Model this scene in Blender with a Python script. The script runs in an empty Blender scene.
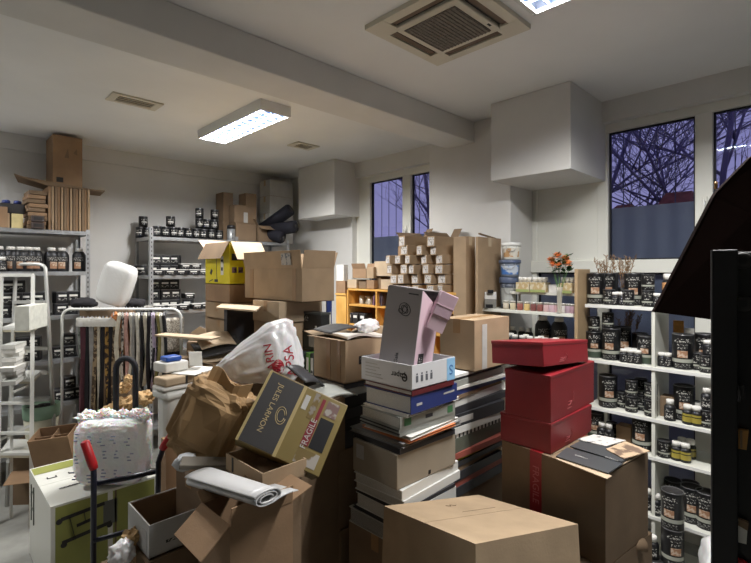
import bpy, bmesh, math, random
from mathutils import Vector, Matrix, noise, Quaternion
R = random.Random(11)
PI = math.pi
COL = bpy.context.scene.collection
# ------------------------------------------------------------------ measuring frame of the room
# X runs into the window wall, Y into the rack wall, the camera stands above the origin.
H, F, CX, CY = 2.1, 465.0, 375.5, 271.0
FX, FY = 0.6997, 0.7145
def ray(px):
    t = (px - CX) / F
    return Vector((FX + FY * t, FY - FX * t))
def P(px, py, d):
    r = ray(px)
    return Vector((r.x * d, r.y * d, H + (CY - py) / F * d))
def Z(py, d): return H + (CY - py) / F * d
def onX(px, X):
    r = ray(px); d = X / r.x
    return r.y * d, d
def onY(px, Y):
    r = ray(px); d = Y / r.y
    return r.x * d, d
def pbox(pL, pE, pR, d, yaw=0.0):
    """near vertical edge at depth d; side lengths from where the far edges are seen"""
    E = ray(pE) * d
    a = Vector((math.cos(yaw), math.sin(yaw))); b = Vector((-a.y, a.x))
    def run(v, px):
        q = ray(px); det = v.x * -q.y + q.x * v.y
        return (-E.x * -q.y + -q.x * E.y) / det
    wx, wy = run(a, pR), run(b, pL)
    c = E + a * wx / 2 + b * wy / 2
    return c, wx, wy
# ------------------------------------------------------------------ materials
def lin(c):
    o = []
    for v in c:
        v /= 255.0
        o.append(v / 12.92 if v <= .04045 else ((v + .055) / 1.055) ** 2.4)
    return tuple(o) + (1.0,)
MATS = {}
def mat(name, c=(128, 128, 128), rough=.6, metal=0.0, var=0.0, scale=8.0, bump=0.0, bscale=60.0, emit=0.0,
        spec=None, alpha=1.0, transm=0.0, c2=None, thr=None, sub=0.0):
    if name in MATS: return MATS[name]
    m = bpy.data.materials.new(name); m.use_nodes = True
    nt = m.node_tree; b = nt.nodes['Principled BSDF']
    b.inputs['Base Color'].default_value = lin(c)
    b.inputs['Roughness'].default_value = rough
    b.inputs['Metallic'].default_value = metal
    if spec is not None: b.inputs['Specular IOR Level'].default_value = spec
    if transm: b.inputs['Transmission Weight'].default_value = transm
    if sub: b.inputs['Subsurface Weight'].default_value = sub
    if alpha < 1: b.inputs['Alpha'].default_value = alpha
    if emit:
        b.inputs['Emission Color'].default_value = lin(c); b.inputs['Emission Strength'].default_value = emit
    tc = None
    if var or bump or c2:
        tc = nt.nodes.new('ShaderNodeTexCoord')
    if var or c2:
        n = nt.nodes.new('ShaderNodeTexNoise'); n.inputs['Scale'].default_value = scale
        n.inputs['Detail'].default_value = 4
        nt.links.new(tc.outputs['Object'], n.inputs['Vector'])
        r = nt.nodes.new('ShaderNodeValToRGB')
        if c2:
            k = thr or .5
            r.color_ramp.elements[0].position = k - .03; r.color_ramp.elements[1].position = k + .03
            r.color_ramp.elements[0].color = lin(c); r.color_ramp.elements[1].color = lin(c2)
        else:
            r.color_ramp.elements[0].position = .3; r.color_ramp.elements[1].position = .7
            r.color_ramp.elements[0].color = lin([max(0, v * (1 - var)) for v in c])
            r.color_ramp.elements[1].color = lin([min(255, v * (1 + var)) for v in c])
        nt.links.new(n.outputs['Fac'], r.inputs['Fac'])
        nt.links.new(r.outputs['Color'], b.inputs['Base Color'])
    if bump:
        n2 = nt.nodes.new('ShaderNodeTexNoise'); n2.inputs['Scale'].default_value = bscale
        nt.links.new(tc.outputs['Object'], n2.inputs['Vector'])
        bp = nt.nodes.new('ShaderNodeBump'); bp.inputs['Strength'].default_value = bump
        bp.inputs['Distance'].default_value = .01
        nt.links.new(n2.outputs['Fac'], bp.inputs['Height']); nt.links.new(bp.outputs['Normal'], b.inputs['Normal'])
    MATS[name] = m
    return m
def striped(name, colours, axis, scale, rough=.7, noise_amt=0.0):
    """layered edges: bands of colour along one object axis"""
    if name in MATS: return MATS[name]
    m = bpy.data.materials.new(name); m.use_nodes = True
    nt = m.node_tree; b = nt.nodes['Principled BSDF']; b.inputs['Roughness'].default_value = rough
    tc = nt.nodes.new('ShaderNodeTexCoord'); w = nt.nodes.new('ShaderNodeTexWave')
    w.wave_type = 'BANDS'; w.bands_direction = axis; w.inputs['Scale'].default_value = scale
    w.inputs['Distortion'].default_value = noise_amt; w.inputs['Detail'].default_value = 3
    r = nt.nodes.new('ShaderNodeValToRGB')
    r.color_ramp.elements[0].color = lin(colours[0]); r.color_ramp.elements[1].color = lin(colours[1])
    r.color_ramp.elements[0].position = .25; r.color_ramp.elements[1].position = .6
    nt.links.new(tc.outputs['Object'], w.inputs['Vector']); nt.links.new(w.outputs['Fac'], r.inputs['Fac'])
    nt.links.new(r.outputs['Color'], b.inputs['Base Color'])
    MATS[name] = m
    return m
KR = dict(rough=.85, var=.06, scale=5, bump=.06, bscale=90, spec=.25)
CARD = mat('kraft_cardboard', (164, 141, 114), **KR)
CARD_L = mat('pale_cardboard', (186, 166, 140), **KR)
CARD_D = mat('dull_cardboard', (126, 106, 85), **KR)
CARD_W = mat('warm_cardboard', (150, 122, 95), **KR)
CARD_IN = mat('cardboard_inside', (150, 123, 97), **KR)
TAPE = mat('packing_tape', (150, 116, 78), rough=.3, var=.04)
TAPE_CL = mat('clear_tape', (196, 176, 146), rough=.25)
WHITE = mat('white_paint_metal', (226, 226, 222), rough=.4)
SHELFW = mat('white_shelf_board', (218, 218, 208), rough=.5, var=.03, scale=3)
PAPER = mat('white_paper', (224, 222, 216), rough=.8, var=.03, scale=20)
PAPER2 = mat('grey_paper', (178, 176, 172), rough=.8, var=.04, scale=20)
STEEL = mat('galvanised_steel', (172, 174, 176), rough=.38, metal=.6, var=.06, scale=20)
ALU = mat('brushed_aluminium', (206, 206, 202), rough=.35, metal=.5)
BLACK = mat('black_tin', (20, 20, 22), rough=.35)
BLACKP = mat('black_plastic', (24, 24, 27), rough=.45)
DARK = mat('dark_card', (44, 42, 42), rough=.7, var=.1)
NAVY = mat('navy_steel', (30, 32, 48), rough=.4)
REDP = mat('red_rubber', (186, 34, 40), rough=.45)
MARK = mat('tin_lettering', (22, 22, 24), rough=.45, c2=(188, 186, 180), thr=.555, scale=110)
MARKB = mat('tin_lettering_fine', (22, 22, 24), rough=.45, c2=(150, 150, 146), thr=.57, scale=150)
BAND = mat('tin_pale_band', (160, 162, 150), rough=.5)
BANDG = mat('tin_green_band', (62, 74, 62), rough=.5)
PICT = mat('tin_picture', (160, 120, 92), rough=.5, c2=(196, 176, 156), thr=.52, scale=40)
TINLID = mat('tin_lid', (120, 120, 122), rough=.3, metal=.7)
CAPW = mat('white_cap', (232, 230, 224), rough=.4)
PINE = striped('pine_wood', ((226, 178, 100), (212, 160, 82)), 'X', 3.0, .5, 4.0)
WOODB = mat('beech_board', (166, 142, 110), rough=.6, var=.08, scale=4)
GLASSJ = mat('jar_glass', (206, 200, 186), rough=.15, alpha=.55)
SMOKE = mat('clear_wrap', (226, 230, 234), rough=.18, alpha=.8, bump=.5, bscale=35)
AMBER = mat('amber_oil', (160, 146, 66), rough=.3)
# ------------------------------------------------------------------ mesh builder
class MB:
    def __init__(s): s.bm = bmesh.new(); s.mats = []
    def mi(s, m):
        if m not in s.mats: s.mats.append(m)
        return s.mats.index(m)
    def face(s, pts, m, smooth=False):
        f = s.bm.faces.new([s.bm.verts.new(p) for p in pts]); f.material_index = s.mi(m); f.smooth = smooth; return f
    def box(s, c, size, m, M=None, bev=0.0):
        g = bmesh.ops.create_cube(s.bm, size=1.0)
        vs = g['verts']
        T = Matrix.Translation(Vector(c)) @ (M.to_4x4() if M is not None else Matrix.Identity(4)) @ Matrix.Diagonal((size[0], size[1], size[2], 1))
        bmesh.ops.transform(s.bm, matrix=T, verts=vs)
        fs = list({f for v in vs for f in v.link_faces}); i = s.mi(m)
        for f in fs: f.material_index = i
        if bev:
            es = list({e for v in vs for e in v.link_edges})
            r = bmesh.ops.bevel(s.bm, geom=es, offset=bev, segments=2, affect='EDGES', profile=.5)
            for f in r['faces']: f.material_index = i; f.smooth = True
        return s
    def bar(s, a, b, w, h, m, up=(0, 0, 1)):
        a, b = Vector(a), Vector(b); x = (b - a); L = x.length; x.normalize()
        u = Vector(up)
        if abs(x.dot(u)) > .98: u = Vector((0, 1, 0))
        y = u.cross(x).normalized(); z = x.cross(y)
        return s.box((a + b) / 2, (L, w, h), m, Matrix((x, y, z)).transposed())
    def lathe(s, prof, seg=16, c=(0, 0, 0), T=None, colf=None, smooth=True):
        """prof: [(radius, height, material of the band above)]"""
        c = Vector(c); rings = []
        for r, z, _ in prof:
            ring = []
            for k in range(seg):
                a = 2 * PI * (k + .5) / seg
                p = Vector((r * math.cos(a), r * math.sin(a), z))
                if T is not None: p = T @ p
                ring.append(s.bm.verts.new(p + c))
            rings.append(ring)
        for i in range(len(prof) - 1):
            for k in range(seg):
                k2 = (k + 1) % seg
                f = s.bm.faces.new((rings[i][k], rings[i][k2], rings[i + 1][k2], rings[i + 1][k]))
                a = 2 * PI * (k + 1) / seg
                a = a - 2 * PI if a > PI else a
                mm = prof[i][2]
                if isinstance(mm, tuple): mm = mm[1] if abs(a) < mm[0] else mm[2]
                f.material_index = s.mi(mm); f.smooth = smooth
        for ring, rev, m in ((rings[0], True, prof[0][2]), (rings[-1], False, prof[-1][2])):
            if isinstance(m, tuple): m = m[2]
            f = s.bm.faces.new(ring[::-1] if rev else ring); f.material_index = s.mi(m)
        return s
    def tube(s, pts, r, m, seg=8, closed=False):
        pts = [Vector(p) for p in pts]; n = len(pts); rings = []; prev = None
        for i, p in enumerate(pts):
            a = pts[(i - 1) % n] if (i or closed) else p
            b = pts[(i + 1) % n] if (i < n - 1 or closed) else p
            t = (b - a).normalized()
            if prev is None:
                u = Vector((0, 0, 1)) if abs(t.z) < .9 else Vector((1, 0, 0))
                u = (u - t * u.dot(t)).normalized()
            else: u = (prev - t * prev.dot(t)).normalized()
            prev = u; v = t.cross(u)
            rr = r[i] if isinstance(r, (list, tuple)) else r
            rings.append([s.bm.verts.new(p + (u * math.cos(2 * PI * k / seg) + v * math.sin(2 * PI * k / seg)) * rr) for k in range(seg)])
        mi = s.mi(m)
        for i in range(n if closed else n - 1):
            A, B = rings[i], rings[(i + 1) % n]
            for k in range(seg):
                f = s.bm.faces.new((A[k], A[(k + 1) % seg], B[(k + 1) % seg], B[k])); f.material_index = mi; f.smooth = True
        if not closed:
            for ring in (rings[0][::-1], rings[-1]):
                f = s.bm.faces.new(ring); f.material_index = mi
        return s
    def sheet(s, fn, nu, nv, th, m, m2=None, smooth=True):
        """thick sheet: fn(u, v) -> point; offset along the local normal"""
        def nrm(u, v):
            e = .01
            du = fn(min(1, u + e), v) - fn(max(0, u - e), v); dv = fn(u, min(1, v + e)) - fn(u, max(0, v - e))
            return du.cross(dv).normalized()
        A, B = [], []
        for i in range(nu + 1):
            ra, rb = [], []
            for j in range(nv + 1):
                u, v = i / nu, j / nv; p = fn(u, v); n = nrm(u, v) * th / 2
                ra.append(s.bm.verts.new(p + n)); rb.append(s.bm.verts.new(p - n))
            A.append(ra); B.append(rb)
        i1, i2 = s.mi(m), s.mi(m2 or m)
        def q(a, mi, sm=True):
            f = s.bm.faces.new(a); f.material_index = mi; f.smooth = sm and smooth
        for i in range(nu):
            for j in range(nv):
                q((A[i][j], A[i + 1][j], A[i + 1][j + 1], A[i][j + 1]), i1)
                q((B[i][j], B[i][j + 1], B[i + 1][j + 1], B[i + 1][j]), i2)
        for i in range(nu):
            q((A[i][0], B[i][0], B[i + 1][0], A[i + 1][0]), i1, False); q((A[i][nv], A[i + 1][nv], B[i + 1][nv], B[i][nv]), i1, False)
        for j in range(nv):
            q((A[0][j], A[0][j + 1], B[0][j + 1], B[0][j]), i1, False); q((A[nu][j], B[nu][j], B[nu][j + 1], A[nu][j + 1]), i1, False)
        return s
    def prism(s, poly, off, m, m_side=None):
        """poly: list of 3-D points, extruded by the vector off"""
        off = Vector(off); a = [Vector(p) for p in poly]; b = [p + off for p in a]; n = len(a)
        s.face(a[::-1], m); s.face(b, m)
        for i in range(n): s.face((a[i], a[(i + 1) % n], b[(i + 1) % n], b[i]), m_side or m)
        return s
    def build(s, name, parent=None, loc=None, rot=None, fix=True):
        if fix: bmesh.ops.recalc_face_normals(s.bm, faces=s.bm.faces)
        me = bpy.data.meshes.new(name); s.bm.to_mesh(me); s.bm.free()
        for m in s.mats: me.materials.append(m)
        o = bpy.data.objects.new(name, me); COL.objects.link(o)
        if parent is not None: o.parent = parent
        if loc is not None: o.location = loc
        if rot is not None: o.rotation_euler = rot
        return o
# ------------------------------------------------------------------ naming
def tag(o, label=None, cat=None, group=None, kind=None):
    if label: o['label'] = label
    if cat: o['category'] = cat
    if group: o['group'] = group
    if kind: o['kind'] = kind
    return o
def thing(name, label, cat, loc=(0, 0, 0), rz=0.0, group=None, rot=None):
    o = bpy.data.objects.new(name, None); COL.objects.link(o); o.empty_display_size = .05
    o.location = loc; o.rotation_euler = rot if rot is not None else (0, 0, rz)
    return tag(o, label, cat, group)
def struct(mb, name): return tag(mb.build(name), kind='structure')
def kids(o): return [c for c in COL.objects if c.parent == o]
CH = {}
def dup(root, loc, rz=0.0):
    r = root.copy(); COL.objects.link(r); r.location = loc; r.rotation_euler = (0, 0, rz)
    ch = CH.get(root.name)
    if ch is None: ch = CH[root.name] = kids(root)
    for c in ch:
        k = c.copy(); COL.objects.link(k); k.parent = r
    return r
def text(parent, s, size, o, x, y, m, name='lettering', align='CENTER', ext=.0006, label=None):
    c = bpy.data.curves.new(name, 'FONT'); c.body = s; c.size = size; c.align_x = align; c.align_y = 'CENTER'; c.extrude = ext
    c.materials.append(m)
    tmp = bpy.data.objects.new(name, c); COL.objects.link(tmp); bpy.context.view_layer.update()
    me = bpy.data.meshes.new_from_object(tmp.evaluated_get(bpy.context.evaluated_depsgraph_get())); COL.objects.unlink(tmp); bpy.data.objects.remove(tmp)
    ob = bpy.data.objects.new(name, me); COL.objects.link(ob); ob.parent = parent
    x, y = Vector(x).normalized(), Vector(y).normalized(); z = x.cross(y)
    M = Matrix((x, y, z)).transposed().to_4x4(); M.translation = Vector(o)
    ob.matrix_local = M
    if label: ob['label'] = label
    return ob
ORD = ['', 'first', 'second', 'third', 'fourth', 'fifth', 'sixth', 'seventh', 'eighth', 'ninth', 'tenth', 'eleventh', 'twelfth', 'thirteenth',
       'fourteenth', 'fifteenth', 'sixteenth', 'seventeenth', 'eighteenth', 'nineteenth', 'twentieth', 'twenty-first', 'twenty-second',
       'twenty-third', 'twenty-fourth', 'twenty-fifth', 'twenty-sixth', 'twenty-seventh', 'twenty-eighth']
PEND = {}
def pend(o, desc, place, key): PEND.setdefault((desc, place), []).append((key, o))
def flush():
    for (desc, place), L in PEND.items():
        L.sort(key=lambda t: t[0])
        for i, (_, o) in enumerate(L):
            if len(L) == 1: o['label'] = f'{desc} {place}'
            else: o['label'] = f'{ORD[i + 1]} {desc} from the left {place}'
# ------------------------------------------------------------------ cartons
def flap_mesh(mb, side, ang, L, wx, wy, h, t, m, m2=None, inset=0.0):
    ox, oy = {'+x': (1, 0), '-x': (-1, 0), '+y': (0, 1), '-y': (0, -1)}[side]
    o = Vector((ox, oy, 0)); w = Vector((-oy, ox, 0)); W = (wy if ox else wx) - inset
    hinge = Vector((ox * wx / 2, oy * wy / 2, h)); a = math.radians(ang)
    d = o * math.cos(a) + Vector((0, 0, 1)) * math.sin(a); n = d.cross(w).normalized()
    hinge = hinge + n * (0.0)
    poly = [hinge - w * W / 2, hinge + w * W / 2, hinge + w * W / 2 + d * L, hinge - w * W / 2 + d * L]
    mb.prism([p + n * t / 2 for p in poly], n * -t, m)
def carton(label, c, z0, wx, wy, h, yaw=0.0, m=None, flaps=(), closed=True, tape=TAPE, cat='box', group=None, name='cardboard_box',
           rot=None, t=.005, inside=None, tapeface=True, seam='x'):
    m = m or CARD; inside = inside or CARD_IN
    r = thing(name, label, cat, (c[0], c[1], z0), yaw, group, rot)
    b = MB()
    b.box((0, 0, t / 2), (wx, wy, t), inside)
    for sx in (-1, 1): b.box((sx * (wx / 2 - t / 2), 0, h / 2), (t, wy, h), m)
    for sy in (-1, 1): b.box((0, sy * (wy / 2 - t / 2), h / 2), (wx - 2 * t, t, h), m)
    b.build('body', r)
    if closed:
        g = .0015
        for s in (-1, 1):
            f = MB()
            if seam == 'x': f.box((0, s * (wy / 4 + g / 2), h + t / 2), (wx, wy / 2 - g, t), m)
            else: f.box((s * (wx / 4 + g / 2), 0, h + t / 2), (wx / 2 - g, wy, t), m)
            f.build('top_flap', r)
        if tape:
            f = MB(); w = .05
            if seam == 'x':
                f.box((0, 0, h + t + .0006), (wx + .002, w, .001), tape)
                for s in (-1, 1): f.box((s * (wx / 2 + .0006), 0, h + t - .04), (.001, w, .08), tape)
            else:
                f.box((0, 0, h + t + .0006), (w, wy + .002, .001), tape)
                for s in (-1, 1): f.box((0, s * (wy / 2 + .0006), h + t - .04), (w, .001, .08), tape)
            f.build('tape', r)
    for side, ang, L in flaps:
        f = MB(); flap_mesh(f, side, ang, L, wx, wy, h, t * .8, m, inset=.006); f.build('flap', r)
    return r
def pcarton(label, pL, pE, pR, d, yt, yb=None, z0=None, yaw=0.0, z1=None, **k):
    c, wx, wy = pbox(pL, pE, pR, d, yaw)
    z1 = Z(yt, d) if z1 is None else z1
    z0 = (Z(yb, d) if z0 is None else z0)
    o = carton(label, c, z0, wx, wy, z1 - z0 - (.006 if k.get('closed', True) else 0), yaw, **k)
    o['_dim'] = 0; del o['_dim']
    return o, wx, wy, z1 - z0
def side_patch(parent, face, u0, u1, v0, v1, wx, wy, m, name, th=.0012, h=1.0):
    """thin label on a carton's face; u along the face (0 near corner), v height in metres"""
    b = MB(); e = th / 2 + .0004
    if face == 'L':   # normal -x, runs along +y from the near corner
        b.box((-wx / 2 - e, -wy / 2 + (u0 + u1) / 2, (v0 + v1) / 2), (th, abs(u1 - u0), abs(v1 - v0)), m)
    else:             # normal -y, runs along +x
        b.box((-wx / 2 + (u0 + u1) / 2, -wy / 2 - e, (v0 + v1) / 2), (abs(u1 - u0), th, abs(v1 - v0)), m)
    return b.build(name, parent)
# ================================================================== ROOM SHELL
CEIL = 3.55; WX = 4.18; WY = 6.19; XB, YB = -5.5, -6.0; WIN = 4.30; PIL = 3.85
WALL = mat('white_wall_plaster', (218, 217, 214), rough=.9, var=.03, scale=1.5, bump=.03, bscale=40, spec=.2)
CEILM = mat('ceiling_plaster', (232, 233, 233), rough=.92, var=.02, scale=1.2, spec=.2)
FLOORM = mat('worn_grey_floor', (150, 150, 144), rough=.55, var=.05, scale=9, bump=.03, bscale=30)
FRAME = mat('white_window_plastic', (226, 226, 218), rough=.35)
b = MB(); b.box(((XB + 4.9) / 2, (YB + WY) / 2, -.05), (4.9 - XB, WY - YB + .4, .1), FLOORM); struct(b, 'floor')
b = MB(); b.box(((XB + 4.6) / 2, (YB + WY) / 2, CEIL + .06), (4.6 - XB, WY - YB + .4, .12), CEILM); struct(b, 'ceiling')
b = MB(); b.box(((XB + 4.6) / 2, WY + .1, CEIL / 2), (4.6 - XB, .2, CEIL), WALL)
b.box(((XB + WX) / 2, WY - .012, CEIL - .085), (WX - XB, .03, .17), WALL); struct(b, 'wall_left')
b = MB(); b.box((XB - .1, (YB + WY) / 2, CEIL / 2), (.2, WY - YB + .4, CEIL), mat('low_bounce_wall_grey', (150, 148, 144), rough=.9)); struct(b, 'wall_back')  # walls out of view; colour darkened to cut light bounced onto the foreground
b = MB(); b.box(((XB + 4.6) / 2, YB - .1, CEIL / 2), (4.6 - XB, .2, CEIL), MATS['low_bounce_wall_grey']); struct(b, 'wall_near')
# window wall: header over the glazing, pilaster between the two windows, solid part behind the far duct
W1a, W1b = -1.5, 2.17       # first window bay along Y
W2a, W2b = 3.12, 4.72       # second window bay
HDR = 3.37
b = MB()
b.box(((WX + 4.6) / 2, (W1a + W1b) / 2, (HDR + CEIL) / 2), (4.6 - WX, W1b - W1a, CEIL - HDR), WALL)
b.box(((WX + 4.6) / 2, (W2a + W2b) / 2, (HDR - .02 + CEIL) / 2), (4.6 - WX, W2b - W2a, CEIL - HDR + .02), WALL)
b.box(((PIL + 4.6) / 2, (W1b + W2a) / 2, CEIL / 2), (4.6 - PIL, W2a - W1b, CEIL), WALL, bev=.006)
b.box(((WX + 4.6) / 2, (W2b + WY) / 2, CEIL / 2), (4.6 - WX, WY - W2b, CEIL), WALL)
b.box(((WX + 4.6) / 2, (YB + W1a) / 2, CEIL / 2), (4.6 - WX, W1a - YB, CEIL), WALL)
b.box((4.4, (W1a + W1b) / 2, .1), (.3, W1b - W1a, .2), WALL); b.box((4.4, (W2a + W2b) / 2, .1), (.3, W2b - W2a, .2), WALL)
struct(b, 'wall_right')
# ceiling beam and the two boxed ducts
b = MB(); b.box(((XB + 3.9) / 2, 2.73, (CEIL + 3.35) / 2), (3.9 - XB, .34, CEIL - 3.35), WALL, bev=.008); struct(b, 'trim_1')
def duct(x0, x1, y0, y1, z0, nm):
    b = MB(); b.box(((x0 + x1) / 2, (y0 + y1) / 2, (z0 + CEIL) / 2), (x1 - x0, y1 - y0, CEIL - z0), WALL, bev=.006); struct(b, nm)
duct(3.54, 4.30, 1.49, 2.185, 2.88, 'trim_2')
duct(3.82, 4.30, 4.66, 5.46, 2.83, 'trim_3')
# glazing
def glassmat():
    m = bpy.data.materials.new('window_glass'); m.use_nodes = True; nt = m.node_tree
    for n in list(nt.nodes):
        if n.type != 'OUTPUT_MATERIAL': nt.nodes.remove(n)
    o = nt.nodes['Material Output']; t = nt.nodes.new('ShaderNodeBsdfTransparent'); g = nt.nodes.new('ShaderNodeBsdfGlossy')
    g.inputs['Roughness'].default_value = .02; t.inputs['Color'].default_value = (.82, .85, .9, 1)
    f = nt.nodes.new('ShaderNodeFresnel'); f.inputs['IOR'].default_value = 1.5; x = nt.nodes.new('ShaderNodeMixShader')
    ge = nt.nodes.new('ShaderNodeNewGeometry'); q = nt.nodes.new('ShaderNodeMath'); q.operation = 'SUBTRACT'; q.use_clamp = True
    nt.links.new(f.outputs[0], q.inputs[0]); nt.links.new(ge.outputs['Backfacing'], q.inputs[1])
    nt.links.new(q.outputs[0], x.inputs[0]); nt.links.new(t.outputs[0], x.inputs[1]); nt.links.new(g.outputs[0], x.inputs[2])
    nt.links.new(x.outputs[0], o.inputs['Surface']); return m
def filmmat():
    m = bpy.data.materials.new('frosted_window_film'); m.use_nodes = True; nt = m.node_tree
    for n in list(nt.nodes):
        if n.type != 'OUTPUT_MATERIAL': nt.nodes.remove(n)
    o = nt.nodes['Material Output']; t = nt.nodes.new('ShaderNodeBsdfTransparent'); d = nt.nodes.new('ShaderNodeBsdfTranslucent')
    e = nt.nodes.new('ShaderNodeBsdfDiffuse'); x = nt.nodes.new('ShaderNodeMixShader'); y = nt.nodes.new('ShaderNodeMixShader')
    d.inputs['Color'].default_value = (1.0, .96, .84, 1); e.inputs['Color'].default_value = (.20, .23, .27, 1)
    x.inputs[0].default_value = .45; y.inputs[0].default_value = .84
    nt.links.new(d.outputs[0], x.inputs[1]); nt.links.new(e.outputs[0], x.inputs[2])
    nt.links.new(t.outputs[0], y.inputs[1]); nt.links.new(x.outputs[0], y.inputs[2]); nt.links.new(y.outputs[0], o.inputs['Surface'])
    tc = nt.nodes.new('ShaderNodeTexCoord'); wv = nt.nodes.new('ShaderNodeTexWave'); wv.bands_direction = 'Y'; wv.inputs['Scale'].default_value = 1.9; wv.inputs['Distortion'].default_value = 1.2
    cr = nt.nodes.new('ShaderNodeValToRGB'); cr.color_ramp.elements[0].color = (.17, .20, .24, 1); cr.color_ramp.elements[1].color = (.25, .28, .32, 1)
    nt.links.new(tc.outputs['Object'], wv.inputs['Vector']); nt.links.new(wv.outputs['Fac'], cr.inputs['Fac']); nt.links.new(cr.outputs['Color'], e.inputs['Color'])
    return m
GL = glassmat(); FILM = filmmat(); SEAL = mat('black_window_seal', (26, 27, 34), rough=.6)
def window(nm, y0, y1, splits, trans, ztop, film_top, panel=None):
    """splits: [(ya, yb)] clear openings along Y in the upper and lower rows"""
    x = WIN; b = MB(); dz = .09
    edges = sorted(splits)
    b.box((x, (y0 + y1) / 2, (ztop + HDR) / 2), (dz, y1 - y0, HDR - ztop), FRAME, bev=.006)
    b.box((x - .01, (y0 + y1) / 2, trans - .055), (dz + .03, y1 - y0, .11), FRAME, bev=.006)
    b.box((x, (y0 + y1) / 2, .25), (dz, y1 - y0, .1), FRAME, bev=.006)
    cur = y0
    for (a, c) in edges + [(y1, y1)]:
        if a - cur > .004: b.box((x, (a + cur) / 2, (ztop + .26) / 2), (dz - .008, a - cur, ztop - .2), FRAME, bev=.006)
        cur = c
    w = tag(b.build(nm), kind='structure')
    for (a, c) in edges:
        for (z0, z1, up) in ((trans, ztop, True), (.3, trans - .11, False)):
            s = MB(); e = .012
            s.box((x + .01, (a + c) / 2, z1 - e / 2), (.03, c - a, e), SEAL); s.box((x + .01, (a + c) / 2, z0 + e / 2), (.03, c - a, e), SEAL)
            s.box((x + .01, a + e / 2, (z0 + z1) / 2), (.03, e, z1 - z0), SEAL); s.box((x + .01, c - e / 2, (z0 + z1) / 2), (.03, e, z1 - z0), SEAL)
            s.build('seal', w)
            if panel and up and abs(a - panel) < .01:
                q = MB(); q.box((x - .02, (a + c) / 2, (z0 + z1) / 2), (.02, c - a, z1 - z0), FRAME); q.build('infill_panel', w); continue
            g = MB(); g.box((x + .012, (a + c) / 2, (z0 + z1) / 2), (.008, c - a, z1 - z0), GL); g.build('pane', w)
            ft = film_top if up else z1
            if ft > z0 + .02:
                g = MB(); g.box((x + .02, (a + c) / 2, (z0 + ft) / 2), (.002, c - a - .01, ft - z0 - .01), FILM); g.build('frosted_film', w)
    return w
ym = [onX(p, WIN)[0] for p in (609.5, 696, 714)]
w1 = window('window_1', W1a, W1b, [(-1.42, -.35), (-.25, ym[2]), (ym[1], ym[0]), (1.56, 2.12)], 2.195, 3.30, 2.65, panel=1.56)
h = MB(); yh = (ym[1] + ym[2]) / 2 - .01
h.box((WIN - .052, yh, 2.62), (.012, .03, .09), FRAME, bev=.003); h.box((WIN - .075, yh, 2.62), (.04, .014, .014), FRAME)
h.box((WIN - .095, yh, 2.57), (.014, .018, .13), FRAME, bev=.004); h.build('window_handle', w1)
y2 = [onX(p, WIN)[0] for p in (372, 404.5, 412.7, 431)]
w2 = window('window_2', W2a, W2b, [(W2a + .05, y2[2]), (y2[1], y2[0])], 2.195, 3.27, 2.55)
h = MB(); yh = (y2[1] + y2[2]) / 2
h.box((WIN - .052, yh, 2.60), (.012, .03, .09), FRAME, bev=.003); h.box((WIN - .095, yh, 2.55), (.014, .018, .13), FRAME, bev=.004); h.build('window_handle', w2)
# outside: ground, bars, a rendered wall, bare trees at dusk
b = MB(); b.box((12, 2, -.06), (15, 40, .1), mat('outside_ground', (60, 60, 62), rough=.9)); o = struct(b, 'ground')
BARS = mat('window_bars', (84, 84, 108), rough=.6)
for nm, a, c, lab in (('window_grille', -1.45, 1.5, 'thin vertical bars outside the big window behind the tin shelves'),
                      ('window_grille', W2a + .05, W2b, 'thin vertical bars outside the far window by the long boxes')):
    b = MB(); n = int((c - a) / .135)
    for i in range(n + 1): b.tube([(4.75, a + (c - a) * i / n, .3), (4.75, a + (c - a) * i / n, 3.6)], .0045, BARS, 6)
    for z in (.5, 2.15, 3.42): b.box((4.75, (a + c) / 2, z), (.012, c - a, .018), BARS)
    tag(b.build(nm), lab, 'window bars')
b = MB()
for i in range(26):
    y = -3.4 + i * .42
    b.box((6.0, y, 1.36), (.03, .40, 2.72), mat('fence_boards', (150, 150, 146), rough=.8, var=.05), bev=.008)
tag(b.build('garden_fence'), 'tall pale board fence standing outside behind the windows', 'fence')
BRICK = mat('red_roof_tiles', (150, 84, 66), rough=.9, var=.15, scale=12)
for p0, p1, z0, z1, lab in ((655, 691, 2.90, 3.15, 'garden shed with red roof outside, seen mid-window'), (606, 628, 2.88, 3.05, 'smaller garden shed with red roof outside, seen at the window frame')):
    ya, yb = onX(p1, 6.9)[0], onX(p0, 6.9)[0]; r = thing('garden_shed', lab, 'shed', (6.9, (ya + yb) / 2, 0))
    b = MB(); b.box((.4, 0, z0 / 2), (.8, yb - ya - .06, z0), MATS['fence_boards']); b.build('wall', r); b = MB(); b.prism([(-.06, -(yb - ya) / 2, z0), (-.06, (yb - ya) / 2, z0), (.3, (yb - ya) / 2 - .05, z1), (.3, -(yb - ya) / 2 + .05, z1)], (.6, 0, -.06), BRICK); b.build('roof', r)
BARK = mat('dark_bark', (120, 112, 140), rough=.9)
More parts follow.
